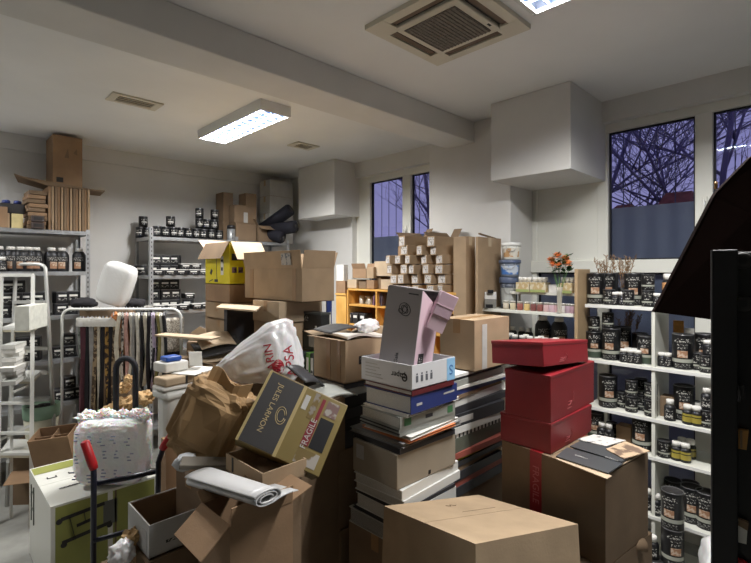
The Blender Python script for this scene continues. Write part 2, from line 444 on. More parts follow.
def tree(x, y, h, seed, label):
    rr = random.Random(seed); b = MB()
    def grow(p, d, L, r, lev):
        pts = [p]; rad = [r]; n = 4
        for i in range(n):
            d = (d + Vector((rr.uniform(-.25, .25), rr.uniform(-.25, .25), rr.uniform(-.08, .16)))).normalized()
            p = p + d * L / n; pts.append(p); rad.append(r * (1 - .5 * (i + 1) / n))
            if lev < 4 and (i > 0 or lev > 0):
                for _ in range(2 if lev < 3 else 1):
                    a = Vector((rr.uniform(-1, 1), rr.uniform(-1, 1), rr.uniform(-.15, .7))).normalized()
                    grow(p, (d * .5 + a * .8).normalized(), L * rr.uniform(.5, .72), rad[-1] * .62, lev + 1)
        b.tube(pts, [max(.003, q * .6) for q in rad], BARK, 5)
    grow(Vector((x, y, 0)), Vector((0, 0, 1)), h, .11, 0)
    tag(b.build('bare_tree'), label, 'tree')
tree(8.3, 1.15, 4.6, 3, 'bare dusk tree seen through the middle of the big window')
tree(9.2, 2.9, 4.8, 8, 'bare dusk tree seen through the big window by its white frame')
tree(7.6, -.6, 4.4, 15, 'bare dusk tree seen through the right pane of the big window')
tree(8.8, 6.6, 4.6, 21, 'bare dusk tree seen through the far window by the long boxes')
# ================================================================== CEILING FITTINGS
LAMPW = mat('lamp_housing_white', (210, 210, 208), rough=.4)
TUBE = mat('fluorescent_tube', (225, 236, 255), emit=3.0)
LOUV = mat('bright_louvre', (186, 204, 236), rough=.3, metal=.7)
LED = mat('lamp_reflector', (112, 146, 204), rough=.3)
def troffer(cx, cy, label, power):
    r = thing('ceiling_light', label, 'ceiling light', (cx, cy, CEIL)); w, L, hh = .30, 1.24, .09
    b = MB()
    b.box((0, 0, -.011), (w - .03, L - .06, .02), LED)
    for s in (-1, 1):
        b.box((s * (w / 2 - .006), 0, -hh / 2), (.012, L, hh), LAMPW); b.box((0, s * (L / 2 - .012), -hh / 2), (w - .026, .024, hh - .002), LAMPW)
    b.box((0, 0, -.05), (.012, L - .04, .06), LED); b.build('housing', r)
    for s in (-1, 1):
        t = MB(); t.tube([(s * .072, -L / 2 + .03, -.045), (s * .072, L / 2 - .03, -.045)], .013, TUBE, 10); t.build('fluorescent_tube', r)
    b = MB()
    for i in range(1, 12): b.box((0, -L / 2 + L * i / 12, -hh + .018), (w - .024, .006, .034), LOUV)
    b.build('louvre', r)
    for s in (-1, 1):
        l = bpy.data.lights.new('tube_light', 'AREA'); l.shape = 'RECTANGLE'; l.size = .03; l.size_y = L - .07; l.energy = power / 2; l.color = (1.0, .985, .96)
        lo = bpy.data.objects.new('tube_light', l); COL.objects.link(lo); lo.location = (cx + s * .072, cy, CEIL - .066)
    return r
PW = 104
troffer(2.19, 4.08, 'lit fluorescent ceiling light with louvre beyond the beam over the racks', PW)
troffer(2.19, .565, 'lit fluorescent ceiling light at the top edge beside the air conditioner', PW * .85)
troffer(-.75, 5.05, 'lit fluorescent ceiling light over the left end of the room', PW * .6)
# cassette air conditioner
ACW = mat('air_conditioner_cream', (206, 200, 184), rough=.5); ACG = mat('air_conditioner_grille', (104, 98, 90), rough=.6, var=.15, scale=60)
ACD = mat('air_slot_dark', (34, 30, 28), rough=.6)
e = P(437, 61.8, 1.45 * F / (CX * 0 + 271 - 61.8)); a0 = .69
r = thing('air_conditioner', 'square cream ceiling cassette air conditioner with grey grille', 'air conditioner', (e.x - a0 / 2 + .005, e.y - a0 / 2 + .0, CEIL))
b = MB(); s = a0 / 2
b.box((0, 0, -.006), (a0 - .02, a0 - .02, .012), ACD)
for sg in (-1, 1):
    b.box((sg * (s - .03), 0, -.014), (.06, a0 - .301, .0275), ACW); b.box((0, sg * (s - .03), -.0138), (a0 - .301, .06, .0276), ACW)
    for sh in (-1, 1): b.box((sg * (s - .075), sh * (s - .075), -.0143), (.15, .15, .0284), ACW)
b.build('panel', r)
b = MB(); b.box((0, 0, -.016), (.45, .45, .032), ACW, bev=.008); b.build('centre_frame', r)
b = MB(); b.box((0, 0, -.034), (.36, .36, .008), ACG)
for i in range(15): b.box((0, -.17 + i * .0243, -.039), (.36, .006, .004), ACG)
b.build('intake_grille', r)
for k in range(4):
    b = MB(); a = k * PI / 2; M = Matrix.Rotation(a, 3, 'Z')
    b.box(M @ Vector((s - .083, 0, -.016)), (.036, .42, .006), mat('air_vane_brown', (92, 74, 58), rough=.5), M); b.build('vane', r)
b = MB(); b.box((.12, -.205, -.033), (.03, .012, .004), ACD); b.build('brand_plate', r)
def vent(px, py, w, L, lab):
    e = P(px, py, 1.45 * F / (271 - py)); r = thing('ceiling_vent', lab, 'vent', (e.x, e.y, CEIL)); b = MB()
    b.box((0, 0, -.003), (w - .04, L - .04, .006), ACD)
    for sg in (-1, 1):
        b.box((sg * (w / 2 - .03), 0, -.007), (.06, L, .014), ACW, bev=.003); b.box((0, sg * (L / 2 - .02), -.007), (w - .122, .04, .013), ACW, bev=.003)
    b.build('frame', r); b = MB()
    for i in (-1, 0, 1): b.box((0, i * (L - .09) / 3, -.012), (w - .12, .014, .008), ACW, Matrix.Rotation(.5, 3, 'X'))
    b.build('slat', r)
vent(135, 101, .40, .22, 'small cream air vent in the ceiling above the left racks')
vent(303.5, 145.5, .30, .22, 'small dark air vent in the ceiling beyond the lit lamp')
# ================================================================== TINS, JARS, BOTTLES
def can_proto(r, h, seg=20, style='big', parts=True):
    """tin: body with printed label, pale band and a metal lid"""
    P_ = bpy.data.objects.new('paint_tin', None); COL.objects.link(P_)
    b = MB()
    T = (.62, MARK, BLACK); T2 = (.5, MARKB, BLACK); G = (.5, PICT, BLACK)
    if style == 'big':
        prof = [(r * .98, 0, TINLID), (r, .012 * h * 5 / 5, BLACK), (r, .05 * h, (.7, MARKB, BLACK)), (r, .16 * h, BLACK), (r * 1.004, .2 * h, BAND), (r * 1.004, .3 * h, BLACK), (r, .34 * h, G), (r, .54 * h, BLACK),
                (r, .58 * h, T), (r, .64 * h, BLACK), (r, .68 * h, T), (r, .73 * h, BLACK), (r, .77 * h, (.8, MARK, BLACK)), (r, .88 * h, BLACK), (r, .97 * h, BLACK), (r * .99, .98 * h, BLACK)]
    elif style == 'small':
        prof = [(r * .98, 0, TINLID), (r, .02 * h, BLACK), (r, .08 * h, (.8, MARKB, BLACK)), (r, .2 * h, BLACK), (r * 1.004, .24 * h, BAND), (r * 1.004, .34 * h, BLACK), (r, .42 * h, T), (r, .54 * h, BLACK), (r, .6 * h, T), (r, .7 * h, BLACK),
                (r, .74 * h, (.8, MARK, BLACK)), (r, .86 * h, BLACK), (r, .97 * h, BLACK), (r * .99, .98 * h, BLACK)]
    else:   # green foot
        prof = [(r * .98, 0, TINLID), (r, .02 * h, BANDG), (r, .2 * h, BANDG), (r * 1.004, .24 * h, BAND), (r * 1.004, .33 * h, BLACK), (r, .38 * h, G), (r, .56 * h, BLACK), (r, .6 * h, T), (r, .68 * h, BLACK),
                (r, .74 * h, (.8, MARK, BLACK)), (r, .88 * h, BLACK), (r, .97 * h, BLACK), (r * .99, .98 * h, BLACK)]
    b.lathe(prof, seg); b.build('body', P_)
    q = MB(); q.lathe([(r * .99, .975 * h, BLACK), (r * 1.01, .985 * h, TINLID), (r * 1.01, h, TINLID), (r * .93, h, TINLID), (r * .9, h * .985, DARK), (0.002, h * .985, DARK)], seg); q.build('lid', P_)
    return P_
def farcan_proto(r, h):
    b = MB(); W = (.75, MARK, BLACK)
    b.lathe([(r * .98, 0, BLACK), (r, .02, BLACK), (r, .1 * h, BLACK), (r, .24 * h, W), (r, .36 * h, BLACK), (r, .42 * h, (.7, CAPW, BLACK)), (r, .5 * h, BLACK), (r, .58 * h, W), (r, .74 * h, BLACK), (r, .95 * h, TINLID), (r * .97, h, TINLID), (r * .9, h, DARK)], 14)
    return b.build('paint_tin')
def bottle_proto(r, h, capm, bodym, name, neck=.45, labelm=None, parts=True):
    P_ = bpy.data.objects.new(name, None); COL.objects.link(P_)
    b = MB(); lm = labelm or (.8, MARK, bodym)
    b.lathe([(r * .94, 0, bodym), (r, .02 * h, bodym), (r, .14 * h, lm), (r, .4 * h, bodym), (r, .45 * h, lm), (r, .56 * h, bodym), (r, .62 * h, bodym), (r * .85, .7 * h, bodym), (r * neck, .76 * h, bodym), (r * neck, .8 * h, bodym)], 14)
    b.build('body', P_)
    q = MB(); q.lathe([(r * neck * 1.35, .76 * h, capm), (r * neck * 1.35, .98 * h, capm), (r * neck * 1.2, h, capm)], 14); q.build('cap', P_)
    return P_
PROTO = {'big': can_proto(.064, .232), 'mid': can_proto(.056, .195, style='green'), 'small': can_proto(.041, .113, 18, 'small'),
         'bottle': bottle_proto(.03, .095, CAPW, BLACKP, 'small_bottle', .62), 'tallbottle': bottle_proto(.035, .14, CAPW, BLACKP, 'small_bottle', .5),
         'honey': bottle_proto(.033, .125, CAPW, BLACKP, 'oil_bottle', .6, labelm=AMBER),
         'far': farcan_proto(.051, .13)}
jb = MB(); W_ = (1.0, MARK, BLACKP)
jb.lathe([(.058, 0, BLACKP), (.064, .01, BLACKP), (.064, .03, (.42, PICT, BLACKP)), (.064, .10, BLACKP), (.064, .11, W_), (.064, .15, BLACKP), (.062, .175, BLACKP), (.046, .205, BLACKP), (.035, .215, BLACKP), (.03, .22, BLACKP)], 18)
PROTO['jug'] = bpy.data.objects.new('black_jug', None); COL.objects.link(PROTO['jug']); jb.build('body', PROTO['jug'])
jb = MB(); jb.lathe([(.036, .212, CAPW), (.036, .243, CAPW), (.03, .248, CAPW)], 14); jb.build('cap', PROTO['jug'])
# square black paint packs on the left racks
for nm, sx, sy, sz in (('pack', .115, .12, .115), ('flatpack', .15, .12, .062)):
    q = MB(); q.box((0, 0, sz / 2), (sx, sy, sz), BLACKP, bev=.006)
    q.box((sx * .5 + .0006, 0, sz * .68), (.001, sy * .62, sz * .18), CAPW); q.box((sx * .5 + .0006, 0, sz * .36), (.001, sy * .7, sz * .22), MARK)
    q.box((0, 0, sz + .003), (sx * .98, sy * .98, .008), CAPW if nm == 'flatpack' else TINLID)
    PROTO[nm] = q.build('paint_pack')
HT = {'big': .232, 'mid': .195, 'small': .113, 'bottle': .095, 'tallbottle': .14, 'honey': .125, 'far': .13, 'farbig': .16, 'jug': .248, 'pack': .122, 'flatpack': .07}
CATN = {'big': ('large black paint tin', 'paint tin'), 'mid': ('medium black paint tin', 'paint tin'), 'small': ('small black paint tin', 'paint tin'),
        'bottle': ('small white-capped bottle', 'bottle'), 'tallbottle': ('tall white-capped bottle', 'bottle'), 'honey': ('amber oil bottle', 'bottle'),
        'far': ('black paint tin', 'paint tin'), 'farbig': ('taller black paint tin', 'paint tin'), 'jug': ('white-capped black jug', 'jug'),
        'pack': ('square black paint pack', 'paint pack'), 'flatpack': ('flat white-lidded paint pack', 'paint pack')}
USED = set()
def put(kind, x, y, z, place, group, key, jit=.35, desc=None):
    p = PROTO[kind]
    rz = math.atan2(-y, -x) + R.uniform(-jit, jit)
    if kind not in USED and p.type == 'EMPTY':
        USED.add(kind); o = p; o.location = (x, y, z); o.rotation_euler = (0, 0, rz)
        CH[p.name] = kids(p)
    elif kind not in USED:
        USED.add(kind); o = p; o.location = (x, y, z); o.rotation_euler = (0, 0, rz)
    else:
        o = dup(p, (x, y, z), rz)
    d, c = CATN[kind]; d = desc or d
    tag(o, None, c, group); pend(o, d, place, key)
    return o
# ================================================================== STEEL RACKS ON THE LEFT WALL
def rack(label, x0, x1, y0, y1, top, shelves, posts_x):
    r = thing('steel_rack', label, 'shelving rack', ((x0 + x1) / 2, (y0 + y1) / 2, 0)); cx, cy = (x0 + x1) / 2, (y0 + y1) / 2
    for px_ in posts_x:
        for y in (y0, y1):
            b = MB(); s = .038; sx = 1 if px_ < cx else -1; sy = 1 if y < cy else -1
            b.box((px_ - cx + sx * s / 2, y - cy, top / 2), (s, .003, top), STEEL); b.box((px_ - cx, y - cy + sy * s / 2, top / 2), (.003, s, top), STEEL)
            for i in range(int(top / .05)): b.box((px_ - cx + sx * s / 2, y - cy - sy * .0017, .03 + i * .05), (.009, .002, .022), MATS['dark_card'])
            b.build('post', r)
    for z in shelves:
        b = MB(); w = x1 - x0 - .012; dpt = y1 - y0 - .012
        b.box((0, 0, z - .004), (w, dpt, .008), STEEL)
        for sg in (-1, 1): b.box((0, sg * (dpt / 2), z - .02), (w, .006, .04), STEEL); b.box((sg * w / 2, 0, z - .02), (.006, dpt, .04), STEEL)
        b.build('shelf', r)
    return r
R1Y0, R1Y1 = 5.70, 6.15
rack('galvanised steel rack behind the white stepladder, jugs on its second shelf', -.12, 1.30, R1Y0, R1Y1, 2.54, [2.52, 2.095, 1.64, 1.19, .74, .30], (-.12, 1.30))
R2Y0, R2Y1 = 5.63, 6.13
rack('galvanised steel rack in the corner with rows of black tins', 1.885, 2.93, R2Y0, R2Y1, 2.60, [2.50, 2.05, 1.63, 1.18, .74, .30], (1.885, 2.93))
rack('galvanised steel rack in the corner behind the yellow box, cartons on top', 2.95, 3.78, R2Y0, R2Y1, 2.55, [2.50, 2.05, 1.63, 1.18, .74, .30], (2.95, 3.78))
def far(kind, pxs, zs, Y, place, group, desc=None, lev=0):
    """cans along a plane Y on a left rack"""
    for px in pxs:
        x, d = onY(px, Y); put(kind, x, Y, zs, place, group, px, desc=desc)
z = 2.50; h = HT['far'] + .001
g = "tins on the corner rack's top shelf"
far('far', [157.3, 165.5, 173.2, 180.6, 188.6, 196.4, 204, 211.5], z, 5.74, "in bottom row, corner rack's top shelf", g)
far('far', [170.5, 199.5, 207.3, 214.6], z + h, 5.76, "in second layer, corner rack's top shelf", g)
far('far', [199.5, 214.6], z + 2 * h, 5.76, "in third layer, corner rack's top shelf", g)
far('far', [219], z, 5.76, "at the bottom row's end beside the yellow box's flap", g); far('far', [140.2, 146.6], z, 6.0, "behind the corner rack's left post, bottom layer", g); far('far', [143.2], z + h, 6.0, "behind the corner rack's left post, topmost of three", g)
g = "paint packs on the corner rack's second shelf"
z = 2.05
far('pack', [156, 165.5, 175], z + .125, 5.85, "in upper layer, corner rack's second shelf", g)
far('pack', [155, 164.5, 174], z, 5.85, "in lower layer, corner rack's second shelf", g)
far('flatpack', [160, 171.5, 183.5, 194, 204], z, 5.69, "in front row, corner rack's second shelf", g)
far('flatpack', [184.5, 196], z + .071, 5.72, "stacked second, corner rack's second shelf", g)
far('pack', [140], z, 5.95, "behind left post, corner rack's second shelf", g)
z = 1.63; g = "paint packs on the corner rack's third shelf"
far('pack', [155, 164.5, 174], z + .125 + .12, 5.88, "in top layer, corner rack's third shelf", g)
far('pack', [155, 164.5, 174], z + .125, 5.86, "in middle layer, corner rack's third shelf", g)
far('pack', [155, 164.5, 174, 188], z, 5.84, "in bottom layer, corner rack's third shelf", g)
far('flatpack', [147.5, 160, 172, 184, 196, 207], z, 5.69, "in front row, corner rack's third shelf", g)
far('flatpack', [186, 189], z + .124, 5.84, "on top of a pack on the corner rack's third shelf", g) if False else far('flatpack', [188], z + .124, 5.84, "topping the short stack on the corner rack's third shelf", g)
# rack behind the ladder
z = 2.095; g = 'black jugs on the second shelf behind the ladder'
far('jug', [-1, 10.8, 20.5, 28.5, 36, 51.5, 62, 79.2], z, 5.82, "on shelf behind ladder's hoop", g)
far('tallbottle', [2.6], z, 5.73, "standing before the jugs at the shelf's end", None); 
z = 1.64; g = 'paint packs on the third shelf behind the ladder'
pxs = [5, 16, 27, 39, 60.5, 72.5]
far('pack', pxs, z + .123, 5.84, "in upper row, third shelf behind ladder", g); far('pack', pxs, z, 5.84, "in lower row, third shelf behind ladder", g)
far('pack', [8, 18], z + .246, 5.88, "in top row, third shelf behind ladder", g)
z = 1.19; g = 'paint packs on the fourth shelf behind the ladder'
pxs = [4, 22, 34, 58, 71]
far('pack', pxs, z, 5.84, "in lower row, fourth shelf behind ladder", g); far('pack', [22, 34, 70], z + .123, 5.84, "in upper row, fourth shelf behind ladder", g)
z = .74; g = 'paint packs on fifth shelf behind ladder'
far('pack', [58, 68, 80], z, 5.82, "on fifth shelf behind ladder", g); far('pack', [68], z + .123, 5.82, "on top, fifth shelf behind ladder", g)
# black things between the racks, at the foot of the white pillow
x, d = onY(84, 5.9)
o = MB()
for i in range(3): o.lathe([(.05, 0, BLACKP), (.055, .05, BLACKP), (.05, .1, BLACKP)], 14, (i * .12 - .1, .02 * i, 0))
# cardboard on top of the ladder rack
zt = 2.522
def onrack(px, Y=5.85): return onY(px, Y)[0]
FLATS = striped('stacked_cardboard_edges', ((190, 150, 106), (122, 88, 58)), 'Z', 18.0, .85, .6)
FLATSX = striped('upright_cardboard_edges', ((184, 142, 100), (112, 78, 50)), 'X', 22.0, .85, .8)
def flatbox(name, label, cat, x0, x1, y0, y1, z0, z1, m, top=None, bev=.004, kids_=()):
    b = MB(); b.box(((x1 - x0) / 2 * 0, 0, (z1 - z0) / 2), (x1 - x0, y1 - y0, z1 - z0), m, bev=bev)
    return tag(b.build(name, None, ((x0 + x1) / 2, (y0 + y1) / 2, z0)), label, cat)
# a bundle of flattened boxes lying flat, one of upright flats: every sheet a thing
xa, xb = onrack(25), onrack(45.5); n = 9; zz = zt; hh = (Z(190, onY(34, 5.75)[1]) - zt) / n
for i in range(n):
    dx = R.uniform(-.012, .012)
    o = MB(); o.box((0, 0, hh * .45), (xb - xa - .02, .33, hh * .86), CARD_W if i % 2 else CARD_D, bev=.003)
    o = o.build('flattened_box', None, ((xa + xb) / 2 + dx, 5.90, zz)); zz += hh
    tag(o, f'{ORD[n - i]} flattened box from the top in the pile beside the upright bundle', 'flattened box', 'flattened boxes lying on the ladder rack')
xa, xb = onrack(45.8), onrack(87); n = 14; zu = Z(187.5, onY(60, 5.75)[1]) - zt
for i in range(n):
    w = (xb - xa) / n
    o = MB(); o.box((0, 0, zu / 2), (w * .84, .34 + .02 * (i % 3), zu), (CARD_W, CARD, CARD_D)[i % 3], bev=.003)
    o = o.build('flattened_box', None, (xa + (i + .5) * w, 5.90, zt))
    tag(o, f'{ORD[i + 1]} upright flattened box from the left on top of the ladder rack', 'flattened box', 'upright flattened boxes on the ladder rack')
zl = zt + zu + .001
o = MB(); o.prism([(onrack(14, 5.75), 5.74, zl + .075), (onrack(46.5, 5.75), 5.72, zl + .002), (onrack(104, 5.75), 5.72, zl + .002), (onrack(100, 6.1), 6.1, zl + .002), (onrack(48, 6.1), 6.1, zl + .002), (onrack(18, 6.1), 6.1, zl + .06)], (0, 0, .012), CARD_D)
tag(o.build('cardboard_sheet'), 'wide cardboard sheet lying across the flattened boxes under the tall carton', 'cardboard sheet')
c, wx, wy = pbox(53, 80.5, 88.5, 5.1, .25)
xx0, xx1 = onrack(53.5, 5.72), onrack(83, 5.72)
o = carton('tall brown carton standing on the flattened boxes up by the ceiling', ((xx0 + xx1) / 2, 5.93), zl + .016, xx1 - xx0, .36, Z(140, 5.05) - zl - .03, m=CARD_W, tape=None)
q = MB(); q.box((-(xx1 - xx0) / 2 + .06, -.181, .065), (.06, .001, .05), DARK); q.build('printed_square', o)
q = MB(); q.prism([(-.03, -.181, .30), (0, -.181, .40), (.012, -.181, .30)], (0, -.001, 0), CARD_D); q.prism([(.05, -.181, .36), (.08, -.181, .41), (.085, -.181, .34)], (0, -.001, 0), CARD_D); q.build('printed_arrows', o)
# small goods at the left end of the ladder rack
def onr(px): return onrack(px, 5.78)
o = carton('small tan box at the left end of the ladder rack', (onr(1.5), 5.85), zt, .09, .16, .20, m=CARD_W)
BLUEC = mat('blue_plastic_cap', (44, 58, 120), rough=.4)
for i, (pa, pb, mm, lab) in enumerate(((6.5, 10.2, CARD, 'narrow tan carton with a dark blue-capped tub on it'), (11, 23.5, mat('cream_pack', (206, 190, 138), rough=.7, var=.1), 'cream yellow pack under a dark blue-capped tub'))):
    x0, x1 = onr(pa), onr(pb); h0 = .145
    q = MB(); q.box((0, 0, h0 / 2), (x1 - x0 - .006, .16, h0), mm, bev=.006); tag(q.build('cream_pack' if i else 'cardboard_box', None, ((x0 + x1) / 2, 5.85, zt)), lab, 'box')
for i, (pc, lab) in enumerate(((7, 'dark tub with blue lid above the narrow tan carton'), (18.5, 'dark tub with blue lid above the cream yellow pack'))):
    r = thing('dark_tub', lab, 'tub', (onr(pc), 5.85, zt + .146)); q = MB(); q.box((0, 0, .05), (.105, .13, .10), DARK, bev=.01); q.build('body', r)
    q = MB(); q.lathe([(.034, .1, BLUEC), (.034, .125, BLUEC), (.026, .135, BLUEC)], 14); q.build('lid', r)
for i, (hz, lab) in enumerate(((0, 'lower dark brown tin before the lying flattened boxes'), (.068, 'upper dark brown tin before the lying flattened boxes'))):
    q = MB(); q.box((0, 0, .033), (.105, .05, .064), mat('brown_tin', (70, 58, 54), rough=.5), bev=.008); q.box((0, -.0255, .035), (.07, .001, .03), DARK)
    tag(q.build('brown_tin', None, (onrack(37.5, 5.712), 5.705, zt + hz)), lab, 'tin')
# goods on the corner rack behind the yellow box
def onq(px, Y=5.75): return onY(px, Y)[0]
zt = 2.502
def qbox(label, p0, p1, yt, Y0=5.66, dep=.3, z0=None, m=CARD_D, name='cardboard_box', **k):
    x0, x1 = onq(p0, Y0), onq(p1, Y0); d = onY((p0 + p1) / 2, Y0)[1]; z0 = zt if z0 is None else z0
    return carton(label, ((x0 + x1) / 2, Y0 + dep / 2), z0, x1 - x0, dep, Z(yt, d) - z0 - .006, m=m, tape=None, **k)
qbox('tall narrow dim carton on the corner rack above the yellow box', 223.4, 233, 192.5, 5.86, .22)
qbox('lower wide dim carton on the corner rack under the taped one', 236, 256, 223.5, 5.66, .32)
zb = Z(223.5, onY(246, 5.66)[1]) + .002
o = qbox('dim taped carton on the corner rack, second layer', 234.5, 256.5, 205.5, 5.70, .3, z0=zb)
q = MB(); q.box((0, -.151, .08), (.06, .001, .14), PAPER2); q.build('label_strip', o)
zb2 = Z(205.5, onY(246, 5.70)[1]) + .002
qbox('small dark carton topping the dim cartons by the corner', 246, 256.5, 193.5, 5.74, .2, z0=zb2)
o = qbox('dim open carton on the corner rack holding black rolls', 258.5, 283, 226, 5.64, .34, closed=False, flaps=(('-x', 60, .10), ('-y', -35, .09)))
r = thing('steel_canister', 'grey canister with black top beside the corner cartons', 'canister', (onq(231.2, 5.69), 5.69, zt)); q = MB(); q.lathe([(.05, 0, STEEL), (.052, .01, STEEL), (.052, .15, STEEL)], 16); q.build('body', r)
q = MB(); q.lathe([(.054, .15, BLACKP), (.054, .19, BLACKP), (.04, .2, BLACKP)], 16); q.build('lid', r)
ROLL = mat('black_fabric_roll', (20, 20, 32), rough=.85)
for (a, bb, lab) in (((263, 229, 6.62), (291, 209, 6.5), 'upper black fabric roll sticking out of the corner carton'), ((264, 231, 6.58), (296, 226.5, 6.42), 'middle black fabric roll sticking out of the corner carton'),
                     ((264, 231.5, 6.54), (283, 238, 6.44), 'lower black fabric roll sticking out of the corner carton')):
    p0, p1 = P(*a), P(*bb); v = (p1 - p0).normalized(); q = MB(); q.tube([p0, p1 - v * .02, p1, p1], [.085, .088, .075, .03], ROLL, 16); q.tube([p1, p1 + v * .012], .03, DARK, 12)
    tag(q.build('fabric_roll'), lab, 'fabric roll')
WB = mat('white_carton', (196, 194, 190), rough=.75, var=.03)
zz = zt
for i, (yt, lab) in enumerate(((214, 'lowest white carton in the corner behind the black rolls'), (197, 'middle white carton in the corner stack by the duct'), (181, 'topmost white carton in the corner stack by the duct'))):
    x0, x1 = onq(270, 5.84), onq(293.5, 5.84); d = onY(282, 5.84)[1]; zn = Z(yt, d)
    carton(lab, ((x0 + x1) / 2, 5.99), zz, x1 - x0, .27, zn - zz - .006, m=WB, tape=TAPE_CL, yaw=0.02 * i); zz = zn
# ================================================================== SHELVES ALONG THE WINDOW WALL
XF = 3.60; XD = .36
Y583, Y655 = onX(585, XF)[0], onX(653, XF)[0]; YR = .15
ZL = [1.85, 1.44, 1.086, .823, .417, .06]
r = thing('white_shelf_unit', 'white shelf unit full of black tins below the big window', 'shelf unit', (XF + XD / 2, (Y583 + YR) / 2, 0)); cy = (Y583 + YR) / 2
for i, z in enumerate(ZL):
    y1 = Y583; y0 = YR if i else Y655 - .03
    b = MB(); b.box((0, (y0 + y1) / 2 - cy, z - .0125), (XD, y1 - y0, .025), SHELFW, bev=.002); b.build('shelf_board', r)
    b = MB(); b.box((-XD / 2 - .003, (y0 + y1) / 2 - cy, z - .0125), (.005, y1 - y0 - .004, .021), WHITE); b.build('edge_strip', r)
for i in range(5):
    z0, z1 = ZL[i + 1] + .001, ZL[i] - .026
    if i == 0: z1 = ZL[0] - .026
    b = MB(); b.box((0, Y655 - cy, (z0 + z1) / 2), (XD - .01, .022, z1 - z0), SHELFW, bev=.002); b.build('divider', r)
for y in (YR,):
    b = MB(); b.box((0, y - cy - .012, .9), (XD, .022, 1.8), SHELFW); b.build('side_panel', r)
# beech end panel between the two units, standing on the floor
b = MB(); b.box((XF - .08 + .12, Y583 + .035, (2.115) / 2), (.24, .024, 2.115), WOODB, bev=.002)
tag(b.build('beech_panel'), 'upright beech board standing between the jar shelves and the tin shelves', 'board')
def sh(kind, px, lev, X, place, group, up=0.0, desc=None, key=None, jit=.35):
    y, d = onX(px, X); return put(kind, X, y, ZL[lev] + .001 + up, place, group, px, desc=desc, jit=jit)
B_, M_, S_ = HT['big'] + .001, HT['mid'] + .001, HT['small'] + .001
g0, g1, g2, g3, g4 = [f'tins and bottles on the {w} board of the tin shelves' for w in ('top', 'second', 'third', 'fourth', 'fifth')]
T = "on the tin shelves' top board"
sh('big', 596, 0, 3.70, T, g0); sh('big', 609, 0, 3.86, "behind the first, tin shelves' top board", g0); sh('small', 609, 0, 3.65, T, g0)
sh('bottle', 615.5, 0, 3.64, T, g0); sh('bottle', 622.5, 0, 3.64, T, g0); sh('bottle', 619, 0, 3.72, "behind two others, tin shelves' top board", g0); sh('small', 628, 0, 3.645, T, g0)
sh('big', 634, 0, 3.76, T, g0); sh('small', 648, 0, 3.65, T, g0); sh('small', 648, 0, 3.65, "stacked up, tin shelves' top board", g0, S_)
sh('bottle', 657, 0, 3.65, T, g0); 
T = "on the tin shelves' second board"
sh('mid', 594, 1, 3.70, T, g1); sh('small', 594, 1, 3.70, "stacked up on the tin shelves' second board", g1, M_)
sh('big', 611, 1, 3.70, T, g1); sh('small', 608, 1, 3.70, "stacked up on the tin shelves' second board", g1, B_); sh('big', 622, 1, 3.86, "in back, tin shelves' second board", g1)
for p in (624, 631, 637.5): sh('bottle', p, 1, 3.65, T, g1)
for p in (628, 635): sh('bottle', p, 1, 3.72, "in second rank, tin shelves' second board", g1)
sh('mid', 646, 1, 3.72, T, g1); sh('mid', 640, 1, 3.87, "in back, tin shelves' second board", g1)
T = "on tin shelves' second board, right bay"
for p in (662, 667.5): sh('bottle', p, 1, 3.68, T, g1)
sh('big', 683, 1, 3.70, T, g1); sh('small', 697.5, 1, 3.72, T, g1); sh('small', 707, 1, 3.66, T, g1); sh('bottle', 708, 1, 3.66, "stacked on a tin, second board, right bay", g1, S_)
sh('big', 706, 1, 3.84, "in back on second board, right bay", g1)
T = "on the tin shelves' third board"
sh('big', 608, 2, 3.69, T, g2); sh('small', 622, 2, 3.74, T, g2); sh('small', 631.5, 2, 3.67, T, g2); sh('small', 631.5, 2, 3.67, "stacked up on tin shelves' third board", g2, S_)
sh('small', 642, 2, 3.77, T, g2); sh('small', 641, 2, 3.77, "stacked up on tin shelves' third board", g2, S_); sh('small', 651, 2, 3.66, T, g2); sh('small', 651, 2, 3.66, "stacked up on tin shelves' third board", g2, S_)
T = "on tin shelves' third board, right bay"
sh('tallbottle', 670, 2, 3.645, T, g2); sh('big', 684, 2, 3.74, T, g2); sh('honey', 688, 2, 3.645, T, g2); sh('honey', 697, 2, 3.645, T, g2); sh('honey', 699, 2, 3.76, "behind the two, third board, right bay", g2)
sh('small', 707, 2, 3.66, T, g2); sh('tallbottle', 707, 2, 3.66, "stacked on a tin, third board, right bay", g2, S_)
sh('small', 694, 2, 3.83, "in back, third board, right bay", g2)
T = "on the tin shelves' fourth board"
sh('mid', 596, 3, 3.70, T, g3); sh('tallbottle', 602, 3, 3.66, T, g3); sh('tallbottle', 609, 3, 3.66, T, g3); sh('big', 642, 3, 3.70, T, g3)
sh('small', 612, 3, 3.80, T, g3)
T = "on tin shelves' fourth board, right bay"
sh('small', 664, 3, 3.66, T, g3); sh('honey', 676.5, 3, 3.66, T, g3); sh('honey', 685.5, 3, 3.66, T, g3); sh('honey', 682, 3, 3.76, "behind, fourth board, right bay", g3); sh('honey', 690.5, 3, 3.76, "behind, fourth board, right bay", g3)
T = "on tin shelves' fifth board"
sh('tallbottle', 647.5, 4, 3.68, T, g4); sh('tallbottle', 656.5, 4, 3.64, T, g4); sh('big', 691.5, 4, 3.72, T, g4); sh('big', 707, 4, 3.70, T, g4); sh('mid', 673, 4, 3.84, "in back, tin shelves' fifth board", g4)
sh('mid', 690, 4, 3.88, "in back, tin shelves' fifth board", g4); sh('small', 641, 4, 3.8, T, g4)
